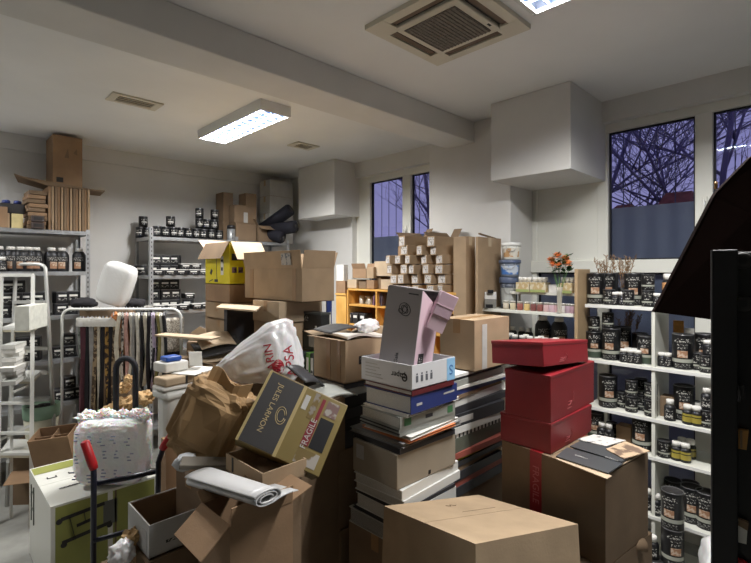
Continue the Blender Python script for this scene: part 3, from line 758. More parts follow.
# pillar of three large tins standing on the floor in front of the shelves
x0 = 3.44; y, d = onX(672.5, x0)
for i, w in enumerate(('lowest', 'middle', 'topmost')):
    o = put('big', x0, y, .0 + i * B_ * 1.0, 'x', 'tins piled on the floor before the tin shelves', i); PEND[('large black paint tin', 'x')].pop()
    o['label'] = f'{w} large black paint tin in the pile before the tin shelves'
del PEND[('large black paint tin', 'x')]
y, d = onX(653, 3.42); o = put('big', 3.42, y, 0, "on the floor left of the tin pile", None, 1); o = put('tallbottle', 3.42, y, B_, "on the floor tin left of the tin pile", None, 1)
# cards and little boxes among the tins
def bx(name, label, cat, px0, px1, X, z0, h, dep, m, lean=0):
    ya, yb = onX(px1, X)[0], onX(px0, X)[0]; b = MB(); b.box((0, 0, h / 2), (dep, yb - ya, h), m, bev=.002)
    return tag(b.build(name, None, (X + dep / 2, (ya + yb) / 2, z0), (0, lean, 0)), label, cat)
bx('cork_board', 'tan cork card standing behind the tins on the second board', 'card', 673, 683.5, 3.92, 1.441, .30, .015, mat('cork', (186, 134, 70), rough=.9, var=.1, scale=40))
bx('white_card', 'white card standing behind the tins beside the cork card', 'card', 684.5, 694, 3.92, 1.441, .25, .01, PAPER)
bx('small_carton', 'little brown carton behind a bottle on the third board', 'box', 660, 675.5, 3.70, 1.087, .14, .10, CARD_D)
bx('small_carton', 'little tan carton between bottles and tin on the fourth board', 'box', 616, 631, 3.72, .824, .125, .10, CARD_W)
# dried grass bunches standing behind the top board
GRASS = mat('dried_grass', (150, 122, 92), rough=.9)
def plume(px, X, z0, ztop, label, seed):
    rr = random.Random(seed); y, d = onX(px, X); r = thing('dried_grass_bunch', label, 'dried grass', (X, y, z0)); hh = ztop - z0
    vs = MB(); vs.lathe([(.03, 0, BLACKP), (.036, .02, BLACKP), (.028, .10, BLACKP), (.03, .12, BLACKP)], 12); vs.build('pot', r)
    s = MB(); pl = MB()
    for i in range(9):
        a = rr.uniform(0, 6.3); l = rr.uniform(.02, .11); top = Vector((math.cos(a) * l * .5, math.sin(a) * l, hh * rr.uniform(.75, 1)))
        pts = [Vector((0, 0, .1)), top * .6 + Vector((0, 0, 0)), top]; s.tube(pts, .0018, GRASS, 5)
        for k in range(16):
            q = pts[1].lerp(top, .15 + .85 * k / 16); dd = Vector((rr.uniform(-1, 1), rr.uniform(-1, 1), .9)).normalized() * .03
            pl.tube([q, q + dd * .6, q + dd], [.002, .0026, .0006], GRASS, 4)
    s.build('stems', r); pl.build('tassel', r)
plume(607.5, 3.93, 1.851, 2.24, 'dried grass bunch at the left end of the tin shelves', 4); plume(622, 3.93, 1.851, 2.22, 'dried grass bunch behind the tins, right of the other bunch', 5)
plume(627, 3.93, 1.441, 1.80, 'brown dried grass bunch on the second board of the tin shelves', 6)
x0 = 3.68; y, d = onX(669, x0)
r = thing('capped_jar', 'jar with white lid and tan label by the dark brown hood', 'jar', (x0, y, 1.851)); b = MB(); b.lathe([(.04, 0, BLACKP), (.042, .01, BLACKP), (.042, .12, mat('tan_label', (176, 128, 84), rough=.6)), (.042, .17, BLACKP), (.03, .19, BLACKP)], 16); b.build('body', r)
b = MB(); b.lathe([(.034, .19, CAPW), (.034, .225, CAPW), (.03, .23, CAPW)], 16); b.build('lid', r)
b = MB(); b.box((0, 0, -.0125), (.3, .24, .025), SHELFW); tag(b.build('shelf_bracket_board', None, (3.76, y, 1.85)), 'short white board end carrying the tan-labelled jar', 'board')
# ------------------------------------------------------------------ left unit with jars
XA = 3.52; YA0, YA1 = onX(574.5, XA)[0], onX(478.5, XA)[0]; YA0 += .012; cy = (YA0 + YA1) / 2
r = thing('jar_shelf_unit', 'white jar shelf unit between the tall cartons and the beech board', 'shelf unit', (XA + .15, cy, 0))
ZA = [1.775, 1.47, 1.10, .7, .3]
for i, z in enumerate(ZA):
    b = MB(); b.box((0, 0, z - .0125), (.30, YA1 - YA0, .025), SHELFW, bev=.002); b.build('shelf_board', r)
ya = onX(505, XA)[0]
b = MB(); b.box((.03, (YA0 + ya) / 2 - cy, 1.915), (.2, ya - YA0, .02), SHELFW, bev=.002); b.build('upper_board', r)
for y in (YA0 + .02, ya - .01): 
    b = MB(); b.box((.08, y - cy, 1.84), (.016, .016, .13), SHELFW); b.build('upper_board_foot', r)
for i in range(len(ZA)):
    z1 = ZA[i] - .026; z0 = ZA[i + 1] + .001 if i + 1 < len(ZA) else 0
    b = MB(); b.box((.02, YA1 - cy - .013, (z0 + z1) / 2), (.22, .024, z1 - z0), WOODB); b.build('side_panel', r)
JCOL = [(196, 186, 168), (200, 190, 160), (150, 90, 80), (206, 180, 120), (120, 70, 66), (130, 76, 70), (190, 160, 160), (186, 160, 168), (188, 150, 150), (196, 190, 186), (160, 140, 150), (160, 130, 140)]
pj = None
for i, px in enumerate([506, 513, 520, 527, 533.5, 540, 546.5, 552, 557.5, 563, 568, 573]):
    X = 3.57; y, d = onX(px, X); m = mat(f'jar_fill_{i}', JCOL[i], rough=.5)
    o = thing('sample_jar', None, 'jar', (X, y, 1.776), 0, 'little sample jars in a row under the white riser board')
    b = MB(); b.lathe([(.021, 0, m), (.024, .005, m), (.024, .05, m), (.02, .056, m)], 14); b.build('body', o)
    b = MB(); b.lathe([(.023, .056, GLASSJ), (.023, .070, CAPW), (.02, .071, CAPW)], 14); b.build('lid', o)
    pend(o, 'little sample jar', 'in the row under the riser board', px)
def bucket(px0, px1, yt, yb, X, label, body, lid, z0=None, handle=True, stripe=None):
    pc = (px0 + px1) / 2; y, d = onX(pc, X); rr = (px1 - px0) / 2 * d / F; h = (yb - yt) / F * d
    z0 = Z(yb, d) if z0 is None else z0
    r = thing('paint_bucket', label, 'bucket', (X, y, z0), math.atan2(-y, -X)); b = MB()
    b.lathe([(rr * .82, 0, body), (rr * .84, .01, body), (rr * .88, .3 * h, (.9, stripe or body, body)), (rr * .93, .7 * h, body), (rr * .95, .82 * h, body)], 22); b.build('body', r)
    b = MB(); b.lathe([(rr, .82 * h, lid), (rr * 1.02, .86 * h, lid), (rr * 1.02, .97 * h, lid), (rr * .95, h, lid), (rr * .9, h * .975, lid), (.002, h * .975, lid)], 22); b.build('lid', r)
    b = MB(); b.tube([(.02 + rr * math.sin(PI * k / 10) * .35 + rr * .6, rr * 1.0 * math.cos(PI * k / 10), h * (.72 - .35 * math.sin(PI * k / 10))) for k in range(11)], .0025, STEEL, 6); b.build('handle', r)
    return h
GB = mat('grey_bucket', (108, 116, 130), rough=.5); BB = mat('slate_bucket', (84, 96, 122), rough=.45); WBk = mat('white_bucket', (216, 216, 208), rough=.45)
X = 3.66; y5, d5 = onX(510, X); zb = 1.776
hb = Z(277, d5) - zb
bucket(500, 517.5, 277, 0, X, 'lowest grey bucket in the stack on the jar shelf', GB, MATS['slate_bucket'], z0=zb) if False else None
def bstack(px0, px1, z0, z1, label, body, lid, stripe=None):
    pc = (px0 + px1) / 2; y, d = onX(pc, X); rr = (px1 - px0) / 2 * d / F; h = z1 - z0
    r = thing('paint_bucket', label, 'bucket', (X, y, z0), math.atan2(-y, -X)); b = MB()
    b.lathe([(rr * .82, 0, body), (rr * .84, .01, body), (rr * .86, .15 * h, (.9, stripe or body, body)), (rr * .93, .66 * h, body), (rr * .95, .82 * h, body)], 22); b.build('body', r)
    b = MB(); b.lathe([(rr, .80 * h, lid), (rr * 1.02, .84 * h, lid), (rr * 1.02, .97 * h, lid), (rr * .95, h, lid), (.002, h, lid)], 22); b.build('lid', r)
    b = MB(); b.tube([(rr * .9 + rr * .12 * math.sin(PI * k / 10), rr * .5 * math.cos(PI * k / 10), h * (.78 - .3 * math.sin(PI * k / 10))) for k in range(11)], .0022, STEEL, 6); b.build('handle', r)
z1, z2, z3 = Z(277, d5), Z(260, d5), Z(243, d5)
bstack(499.5, 518, zb, z1, 'lowest dark grey bucket in the stack on the jar shelf', mat('slate_dark_bucket', (74, 80, 92), rough=.45), BB, mat('bucket_label_grey', (170, 172, 168), rough=.6))
bstack(499, 520.5, z1 + .001, z2, 'middle blue lidded bucket in the stack on the jar shelf', GB, BB, mat('bucket_label_blue', (196, 206, 220), rough=.5, c2=(70, 120, 190), thr=.52, scale=14))
bstack(501.5, 521, z2 + .001, z3, 'topmost white bucket in the stack on the jar shelf', WBk, WHITE, mat('bucket_label_tan', (222, 218, 206), rough=.5, c2=(190, 150, 104), thr=.52, scale=12))
# trays of white-lidded jars on the riser board
def jartray(p0, p1, label, n):
    X = 3.62; ya, yb = onX(p1, X)[0], onX(p0, X)[0]; z = 1.926
    r = thing('jar_tray', label, 'tray', (X, (ya + yb) / 2, z)); w = yb - ya - .004
    b = MB(); b.box((0, 0, .04), (.10, w, .08), mat('paper_sleeve', (184, 160, 116), rough=.7, c2=(206, 196, 170), thr=.5, scale=25), bev=.003); b.box((-.0505, 0, .012), (.001, w, .022), mat('green_strip', (150, 160, 100), rough=.7)); b.build('tray', r)
    for i in range(n):
        yy = -w / 2 + w * (i + .5) / n
        q = thing('white_lidded_jar', None, 'jar', (X, (ya + yb) / 2 + yy, z + .081), 0, 'white-lidded jars standing in the trays'); b = MB(); b.lathe([(w / n * .42, 0, GLASSJ), (w / n * .42, .012, GLASSJ)], 14); b.build('body', q)
        b = MB(); b.lathe([(w / n * .46, .012, CAPW), (w / n * .46, .04, CAPW), (w / n * .4, .043, CAPW)], 14); b.build('lid', q)
        pend(q, 'white-lidded jar', 'in the trays on the riser board', p0 + i)
jartray(518.5, 532, 'tan jar tray next to the buckets on the riser board', 3); jartray(532.5, 548, 'tan jar tray beside the white box on the riser board', 3); jartray(561, 574.5, 'tan jar tray beside the beech board on the riser', 3)
bx('white_box', 'plain white box between jar trays on the riser board', 'box', 548.5, 558.5, 3.60, 1.926, .065, .08, PAPER)
# orange flowers in a slim glass
X = 3.535; y, d = onX(559.5, X); zf = 1.776
r = thing('flower_vase', 'slim glass vase of orange flowers on the jar shelf', 'vase', (X, y, zf))
b = MB(); b.lathe([(.022, 0, GLASSJ), (.022, .004, GLASSJ), (.016, .02, GLASSJ), (.02, .16, GLASSJ), (.026, .2, GLASSJ)], 14); b.build('glass', r)
ST = mat('flower_stem', (70, 110, 52), rough=.7); LF = mat('flower_leaf', (62, 104, 50), rough=.6); OR = mat('orange_petal', (255, 172, 122), rough=.6, var=.12, scale=30)
rr = random.Random(5); heads = [(-.045, .40), (-.005, .435), (.0, .36), (.042, .41), (.055, .375), (-.03, .37)]
s = MB(); lf = MB()
for (dy, dz) in heads:
    s.tube([(0, 0, .02), (0, -dy * .4, .2), (rr.uniform(-.02, 0), -dy * 1.3, dz - .02)], .0022, ST, 6)
for i in range(90):
    a = rr.uniform(0, 6.28); c = Vector((rr.uniform(-.03, .02), rr.uniform(-.08, .06), rr.uniform(.31, .44))); v = Vector((math.cos(a), math.sin(a), rr.uniform(-.2, .6))).normalized(); q = v.cross(Vector((0, 0, 1))).normalized() * .016
    lf.face([c, c + v * .025 + q, c + v * .075, c + v * .03 - q], LF)
s.build('stems', r); lf.build('leaves', r)
for (dy, dz) in heads:
    b = MB(); c = Vector((-.02, -dy * 1.3, dz))
    for ring, (n, tilt, L) in enumerate(((5, 1.4, .034), (7, 1.05, .042), (9, .6, .046), (9, .15, .046), (7, -.3, .04))):
        for k in range(n):
            a = 2 * PI * k / n + ring * .4; o_ = Vector((math.cos(a), math.sin(a), 0)); v = o_ * math.cos(tilt) + Vector((0, 0, 1)) * math.sin(tilt); wv = Vector((-o_.y, o_.x, 0)) * L * .42
            b.face([c, c + v * L * .55 + wv, c + v * L, c + v * L * .55 - wv], OR)
    b.build('flower', r, fix=False)
# white display with grey pack at the left end
X = 3.56; y, d = onX(490.5, X)
r = thing('paint_display', 'white and grey display pack at the jar shelf left end', 'display', (X, y, 1.776), math.atan2(-y, -X)); b = MB(); b.box((-.02, 0, .07), (.04, .10, .14), PAPER, bev=.003); b.build('back_card', r)
b = MB(); b.box((.02, 0, .04), (.04, .10, .08), mat('grey_pack', (128, 126, 120), rough=.6), bev=.003); b.box((.0405, -.01, .02), (.001, .06, .03), BLACKP); b.build('grey_pack', r)
b = MB(); b.box((.012, 0, .145), (.03, .05, .03), BLACKP, bev=.003); b.build('black_top', r)
put('tallbottle', 3.56, onX(481, 3.56)[0], 1.776, "beside the display pack on the jar shelf", None, 0, desc='brown bottle') if False else None
# lower board: black jugs behind, jars with white caps in front
g = 'black bottles with white caps on the board under the sample jars'
for px in (507.5, 515, 522.5, 530, 537.5, 545, 552.5, 560, 567): 
    y, d = onX(px, 3.57); put('bottle', 3.57, y, 1.471, "in front row under the sample jars", g, px)
for px in (511, 526, 541, 556): 
    y, d = onX(px, 3.64); put('bottle', 3.64, y, 1.471, "in second row under the sample jars", g, px)
g = 'dark jugs at the back under the sample jars'
for px in (543, 559): 
    y, d = onX(px, 3.75); put('jug', 3.75, y, 1.471, "in back under the sample jars", g, px)
for px in (504, 513, 522, 529):
    y, d = onX(px, 3.75); put('tallbottle', 3.75, y, 1.471, "in back under the sample jars", None, px)
# ================================================================== PINE CUBBY SHELF AND THE LONG BOXES
XC = 3.48; ZC = 1.903
ya, yb = onX(456, XC)[0], onX(348, XC)[0]; yl = onX(336, XC)[0]
cy = (ya + yb) / 2; dp = .36
r = thing('pine_cubby_shelf', 'pine cubby shelf under the pile of long boxes', 'shelf unit', (XC + dp / 2, cy, 0)); Wd = yb - ya
b = MB(); b.box((0, 0, ZC - .01), (dp, Wd, .02), PINE); b.build('top_board', r)
n = 6; zs = [ZC - .02 - i * .33 for i in range(6)]
xs = [onX(p, XC)[0] - cy for p in (347.5, 376, 403, 430, 454)]
for y in xs:
    b = MB(); b.box((0, y, (ZC - .021) / 2), (dp - .004, .02, ZC - .022), PINE); b.build('divider', r)
for z in (1.725, 1.505, 1.15, .8, .47, .14):
    b = MB(); b.box((.002, 0, z - .009), (dp - .008, Wd - .03, .018), PINE); b.build('shelf_board', r)
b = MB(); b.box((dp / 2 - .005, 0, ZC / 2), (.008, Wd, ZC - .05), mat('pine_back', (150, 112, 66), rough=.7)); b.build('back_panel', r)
# taller pine cabinet left of it, seen as a plain side
ya2, yb2 = onX(347, XC - .0)[0] + .016, yl
r = thing('pine_cabinet', 'plain pine cabinet left of the cubby shelf', 'cabinet', (XC + .19, (ya2 + yb2) / 2, 0)); zt = Z(295, onX(341, XC)[1]) - .0
b = MB(); b.box((0, 0, zt / 2), (.38, yb2 - ya2, zt), PINE, bev=.003); b.build('body', r)
b = MB(); b.box((-.192, 0, zt / 2 - .25), (.016, yb2 - ya2 - .02, zt - .55), PINE, bev=.003); b.build('door', r)
b = MB(); b.box((0, 0, zt + .01), (.40, yb2 - ya2 + .01, .02), PINE); b.build('top_board', r)
# little things in the cubbies
for i, px in enumerate((362, 366, 370, 373.5)):
    y, d = onX(px, XC + .1); o = thing('glass_jar', None, 'jar', (XC + .1 + .03 * (i % 2), y, 1.726), 0, 'little glass jars in the pine cubby'); b = MB(); b.lathe([(.028, 0, GLASSJ), (.03, .01, GLASSJ), (.03, .07, GLASSJ)], 12); b.build('body', o)
    b = MB(); b.lathe([(.03, .07, PAPER2), (.03, .095, PAPER2)], 12); b.build('lid', o); pend(o, 'little grey-lidded jar', 'in the left pine cubby', px)
for i, px in enumerate((379, 381.6, 384.2, 386.8)):
    y, d = onX(px, XC + .12); b = MB(); b.box((0, 0, .07), (.16, .02, .14), mat(f'cubby_book_{i}', ((120, 90, 110), (90, 80, 120), (150, 130, 150), (70, 60, 70))[i], rough=.7), Matrix.Rotation(.12, 3, 'X'))
    o = tag(b.build('leaning_folder', None, (XC + .12, y, 1.728)), None, 'folder', 'folders leaning in the middle pine cubby'); pend(o, 'leaning folder', 'in the middle pine cubby', px)
for i, px in enumerate((353, 359, 366)):
    y, d = onX(px, XC + .09); b = MB(); b.box((0, 0, .06), (.12, .09, .12), DARK, bev=.006); b.box((-.0605, 0, .08), (.001, .06, .03), CAPW)
    o = tag(b.build('paint_pack', None, (XC + .09, y, 1.506)), None, 'paint pack', 'dark packs in the lower left pine cubby'); pend(o, 'dark paint pack', 'in the lower left pine cubby', px)
# cartons on top
def topbox(label, p0, p1, yt, dep=.22, X=XC + .02, z0=ZC + .001, yb_=None, m=CARD, **k):
    ya_, yb__ = onX(p1, X)[0], onX(p0, X)[0]; d = onX((p0 + p1) / 2, X)[1]; z1 = Z(yt, d)
    return carton(label, (X + dep / 2, (ya_ + yb__) / 2), z0, dep, yb__ - ya_, z1 - z0 - .006, m=m, tape=None, **k)
def zt_(yt, p, X=XC + .02): return Z(yt, onX(p, X)[1])
topbox('small tan carton on the pine cabinet', 336, 345, 281, m=CARD_W, z0=zt + .021, dep=.18)
topbox('square pale carton with dark window on the cubby shelf, left end', 347.5, 356.5, 279.5, m=CARD_L)
topbox('small dull carton on the cubby shelf beside the pale one', 359, 366, 281.5, m=CARD_D)
topbox('small brown carton on the cubby shelf under the open one', 366.5, 374, 280, m=CARD_W)
topbox('wide pale carton front and low on the cubby shelf', 381, 397, 279.5, m=CARD_L)
z2 = zt_(279, 365) + .004
topbox('open brown carton up on the small cartons by the far window', 352.5, 366, 268, m=CARD_W, z0=z2 + .0, X=XC + .03, closed=False, flaps=(('-x', 70, .06), ('+x', 75, .06)))
topbox('little carton beside the open one near the far window', 366.5, 373.5, 267, m=CARD, z0=z2)
topbox('long pale carton lying high by the far window', 374.5, 394, 261, m=CARD_L, z0=zt_(276.5, 384), X=XC + .06)
topbox('dull carton at the back supporting the long pale carton', 375, 381, 277, m=CARD_D, X=XC + .08)
o = bx('white_can', 'plain white canister seen above the pine cabinet', 'canister', 336.5, 343.5, XC + .05, zt_(281, 340) + .003, Z(265, onX(340, XC + .05)[1]) - zt_(281, 340), .07, PAPER)
# pile of long flat boxes, white label ends to the room
def longbox(pc, yt, yb_, w_px, label, rolln=0.0, open_=False, dx=0.0):
    X = XC - .03 + dx; y, d = onX(pc - w_px * .3, X); h = (yb_ - yt) / F * d; wy = .108; L = .30
    r = thing('long_box', label, 'box', (X + L / 2, y - .0, Z(yb_, d)), R.uniform(-.42, -.12), 'long label-ended boxes piled on the cubby shelf', )
    r.rotation_euler.x = rolln
    b = MB()
    if open_:
        t = .004
        b.box((0, 0, t / 2), (L, wy, t), CARD_IN)
        for s in (-1, 1): b.box((s * (L / 2 - t / 2), 0, h / 2), (t, wy, h), CARD); b.box((0, s * (wy / 2 - t / 2), h / 2), (L - 2 * t, t, h), CARD)
    else: b.box((0, 0, h / 2), (L, wy, h * .98), CARD, bev=.003)
    b.build('body', r)
    if open_:
        f = MB(); flap_mesh(f, '+x', 60, .10, L, wy, h, .004, CARD_D); f.build('flap', r); f = MB(); flap_mesh(f, '+y', 40, .07, L, wy, h, .004, CARD_D); f.build('flap', r)
    q = MB(); q.box((-L / 2 - .0007, .0, h * .5), (.001, wy * .8, h * .78), mat('shipping_label', (190, 186, 182), rough=.6, c2=(120, 112, 106), thr=.56, scale=40)); q.build('end_label', r)
rows = [
    ('bottom row', 295, 285, [(401, 16), (410, 15), (424, 20), (437, 16), (448, 15)]),
    ('second row', 284, 274.5, [(399, 14), (408.5, 19), (422, 16), (435, 16), (448, 15)]),
    ('third row', 274, 264.5, [(397, 16), (409, 12), (420, 18), (433.5, 16), (446, 17)]),
    ('fourth row', 264, 255, [(395, 13), (404, 14), (416.5, 19), (432, 15), (447, 15)]),
    ('fifth row', 255, 245, [(411, 19), (427, 14), (443, 20)]),
    ('top row', 246.5, 236, [(411, 22), (440, 24)]),
]
for nm, yb_, yt, L in rows:
    for i, (pc, w) in enumerate(L):
        base = f'{ORD[i + 1]} long label-ended box from the left in the {nm} of the pile'
        longbox(pc, yt + R.uniform(-.4, .4), yb_, w, base, R.uniform(-.05, .05), open_=(nm == 'top row'), dx=R.uniform(-.015, .03))
topbox('brown carton half hidden behind the long boxes at the window', 398, 408, 246, m=CARD_W, X=XC + .24, dep=.1, z0=ZC + .001)
# tall upright cartons standing right of the long boxes
def tall(pL, pE, pR, d, yt, label, m, top_flap=False):
    c, wx, wy = pbox(pL, pE, pR, d); zt = Z(yt, d)
    o = carton(label, c, 0, wx, wy, zt - .006, m=m, tape=TAPE_CL, seam='y')
    return o, wx, wy, zt
tall(453.5, 466, 475, 4.15, 236, 'tall upright carton right against the long boxes', CARD)
o, wx, wy, z1 = tall(475.5, 478, 501, 4.02, 236.5, 'tall upright carton next to the buckets, small flap on top', CARD)
q = MB(); q.box((-.02, 0, z1 + .012), (wx * .7, wy * .8, .012), CARD_D, Matrix.Rotation(.12, 3, 'Y')); q.build('top_flap', o)
# ================================================================== STACKS IN THE MIDDLE BACK
# yellow machine carton on plain cartons
YEL = mat('yellow_print', (222, 204, 20), rough=.6, var=.03); YD = mat('yellow_print_dark', (196, 176, 20), rough=.6)
dY = 4.05
c, wx, wy = pbox(205.5, 229.5, 262, dY, 0); zb = [0, .55, 1.0, Z(344, dY)]
z1, z2, z3, z4 = Z(345, dY), Z(320.5, dY), Z(303.5, dY), Z(284.5, dY)
pc = [('lowest carton on the floor under the yellow box', 0, 1.0, CARD_D), ('fourth carton below the yellow box', 1.001, z1 - .001, CARD_D), ('third carton below the yellow box', z1, z2 - .001, CARD), ('second carton below the yellow box', z2, z3 - .001, CARD), ('carton directly under the yellow box', z3, z4 - .001, CARD_W)]
for (lab, a, b_, m) in pc:
    pe = 229.5 if 'directly' in lab else (233 if 'fourth' not in lab else 234)
    pr = 246 if 'directly' in lab or 'second' in lab else 240
    cc, ww, hh = pbox(205.5, pe - (4 if 'second' in lab else 0), 262, dY, 0)
    carton(lab + (' in the middle back' if len(lab.split()) < 8 else ''), cc, a, ww, hh, b_ - a - .007, m=m, tape=None if m is CARD_W else TAPE)
zr = Z(250, dY)
o = carton('open yellow printed carton with cream flaps on the carton stack', c, z4, wx, wy, zr - z4, m=YEL, closed=False, tape=None, inside=CARD_L)
for side, ang, L, mm in (('-x', -62, .17, CARD_D), ('-y', -8, .26, CARD_L), ('+y', 35, .2, CARD_L)):
    f = MB()
    if side == '-y':   # front-right flap lies back up, cream inside seen
        flap_mesh(f, '-y', -52, .20, wx, wy, zr - z4 + .075, .004, CARD_L, inset=.02)
    else: flap_mesh(f, side, ang, L, wx, wy, zr - z4 + (.075 if side == '-x' else 0), .004, mm, inset=.01)
    f.build('flap', o)
for s in (-1, 1):
    q = MB(); q.box((0, s * (wy / 2 - .003), zr - z4 + .037), (wx - .012, .005, .074), YEL); q.build('raised_edge', o); q = MB(); q.box((s * (wx / 2 - .003), 0, zr - z4 + .037), (.005, wy - .012, .074), YEL); q.build('raised_edge', o)
hB = zr - z4
q = MB(); xx = -wx / 2 - .001   # pictogram of a floor machine on the left face
for (a, b2, w) in (((.05, .03), (-.02, .03), .025), ((.0, .03), (.015, hB * .9), .008), ((.1, .10), (.13, .12), .05), ((.08, .04), (.16, .02), .008)): q.bar((xx, a[0], a[1]), (xx, b2[0], b2[1]), w, .0012, BLACKP, up=(1, 0, 0))
q.build('printed_machine', o)
q = MB(); q.box((xx, -.10, hB * .55), (.0012, .05, hB * .55), PAPER); q.box((xx - .0007, -.10, hB * .70), (.0012, .04, .02), DARK); q.box((xx - .0007, -.10, hB * .45), (.0012, .03, .03), DARK); q.build('printed_panel', o)
q = MB(); q.box((-wx / 2 + .08, -wy / 2 - .001, hB * .80), (.12, .0012, .06), DARK)
for k in range(2): q.box((-wx / 2 + .045 + .06 * k, -wy / 2 - .001, hB * .42), (.045, .0012, .05), mat('printed_photo', (120, 90, 96), rough=.6, c2=(60, 44, 52), thr=.5, scale=30))
q.build('printed_photos', o)
# black tub pack next to that stack
o, wx, wy, h = pcarton('dark grey tub pack standing under the big open carton', 224, 227, 254, 3.72, 309, z0=1.35, m=mat('dark_pack', (46, 46, 50), rough=.5), tape=None)
q = MB(); q.box((-wx / 2 - .001, 0, .12), (.001, wy * .7, .10), MARK); q.build('label', o)
carton('brown carton on the floor carrying the dark tub pack', pbox(224, 227, 256, 3.72)[0], 0, wx + .02, wy + .1, 1.34, m=CARD_D)
b = MB(); p = [P(216, 307, 3.6), P(256, 305, 3.3), P(262, 303, 3.75), P(222, 303.5, 4.0)]; zz = Z(309, 3.72) + .012
b.prism([(q_.x, q_.y, zz) for q_ in p], (0, 0, .012), CARD_L); tag(b.build('cardboard_sheet'), 'cardboard sheet lying across the dark tub pack', 'cardboard sheet')
# big open carton on a carton pair
dB = 3.42; c, wx, wy = pbox(245, 302, 334, dB, .0); zb0 = Z(302.5, dB); zr = Z(268, dB)
o = carton('big open carton with raised flaps beside the yellow box', c, zb0, wx, wy, zr - zb0, m=CARD, closed=False, flaps=(('-x', 84, .135), ('-y', 80, .135), ('+x', 72, .13), ('+y', 60, .13)), tape=None)
q = MB(); e = .0012
for u in (.12,): q.box((-wx / 2 - e, -wy / 2 + wy * .86, (zr - zb0) / 2), (e, .06, zr - zb0 - .01), TAPE); q.build('tape', o); q = MB()
q.box((-wx / 2 - e, -wy / 2 + .10, (zr - zb0) / 2), (e, .05, zr - zb0 - .01), TAPE); q.build('tape', o)
q = MB(); q.box((-wx / 2 - .014, -wy / 2 + .19, zr - zb0 + .068), (.002, .13, .09), mat('printed_sticker', (176, 170, 160), rough=.5, c2=(90, 96, 104), thr=.56, scale=28), Matrix.Rotation(-.1, 3, 'Y')); q.build('sticker', o)
c2_, w2, h2 = pbox(253, 279, 322, 3.50); za, zb_ = Z(324, 3.5), zb0 - .002
carton('pale carton directly under the big open carton', c2_, za, w2, h2, zb_ - za - .006, m=CARD_L)
carton('second carton under the big open carton, partly hidden by the white bag', c2_, 1.2, w2 * .97, h2 * .95, za - 1.2 - .008, m=CARD)
carton('lowest carton of the stack behind the white bag', c2_, 0, w2, h2, 1.193, m=CARD_D)
# black crates to the right
CR = mat('black_crate', (38, 40, 42), rough=.4); CRG = mat('dark_green_binder', (52, 58, 54), rough=.6)
dC = 3.5
def crate(label, pL, pE, pR, d, yt, yb_, m, cat='box', lab=False, name='storage_crate', lidm=None):
    c, wx, wy = pbox(pL, pE, pR, d); z0, z1 = Z(yb_, d), Z(yt, d); h = z1 - z0
    r = thing(name, label, cat, (c.x, c.y, z0)); b = MB(); b.box((0, 0, h * .45), (wx - .012, wy - .012, h * .88), m, bev=.006); b.build('body', r)
    b = MB(); b.box((0, 0, h * .93), (wx, wy, h * .12), lidm or m, bev=.004); b.build('lid', r)
    if lab: b = MB(); b.box((-wx / 2 + .004, -wy / 2 + .10, h * .5), (.003, .09, h * .6), PAPER2); b.build('label', r)
    return r, wx, wy, h
r, wx, wy, h = crate('black crate with white marks right under the big carton', 298, 321, 331, dC, 313, 332, CR, lidm=mat('crate_lid', (70, 74, 72), rough=.4))
b = MB(); b.box((-wx / 2 + .003, .05, h * .62), (.003, .06, h * .3), MARK); b.box((-wx / 2 + .003, -.08, h * .2), (.003, .02, h * .16), PAPER); b.build('marks', r)
crate('dark green box with pale label under the black crate', 297, 320, 331, dC, 333, 352.5, CRG, lab=True, name='storage_box')
crate('upper dark box under the green and white binders', 297, 321, 332, dC, 377, 420, CR, name='storage_box')
crate('lower dark box under the binders', 297, 321, 332, dC, 421, 535, CR, name='storage_box')
for i, (pc, m) in enumerate(((302, PAPER), (308.5, mat('green_binder', (100, 150, 70), rough=.6)), (313, PAPER), (317.5, CRG))):
    q = P(pc, 365, dC - .03 * i + .06); b = MB(); h = Z(353.5, dC) - Z(376.5, dC); b.box((0, 0, h / 2), (.26, .042, h), CRG if i != 1 else m, bev=.002); b.box((-.1305, 0, h * .45), (.001, .028, h * .7), PAPER); b.box((-.131, 0, h * .2), (.001, .02, h * .12), DARK)
    o = b.build('ring_binder', None, (q.x + .12, q.y, Z(376.5, dC) + .001)); tag(o, None, 'binder', 'binders standing under the dark green box'); pend(o, 'ring binder with white spine', 'under the dark green box', pc)
for i, (yt, yb_) in enumerate(((303.5, 327.5),)):
    c, wx, wy = pbox(325.8, 327, 332, 3.72); zz = Z(350, 3.72)
    b = MB(); b.box((0, 0, 1.92 / 2 - .0), (wx, wy, 1.84), mat('blue_banner', (40, 62, 128), rough=.5), bev=.003); b.box((-wx / 2 - .0006, 0, 1.72), (.001, wy * .5, .08), PAPER); b.box((0, -wy / 2 - .0006, 1.72), (wx * .6, .001, .10), PAPER)
    tag(b.build('blue_banner_box', None, (c.x, c.y, .0)), 'narrow blue upright box beside the black crate and pine cabinet', 'box')
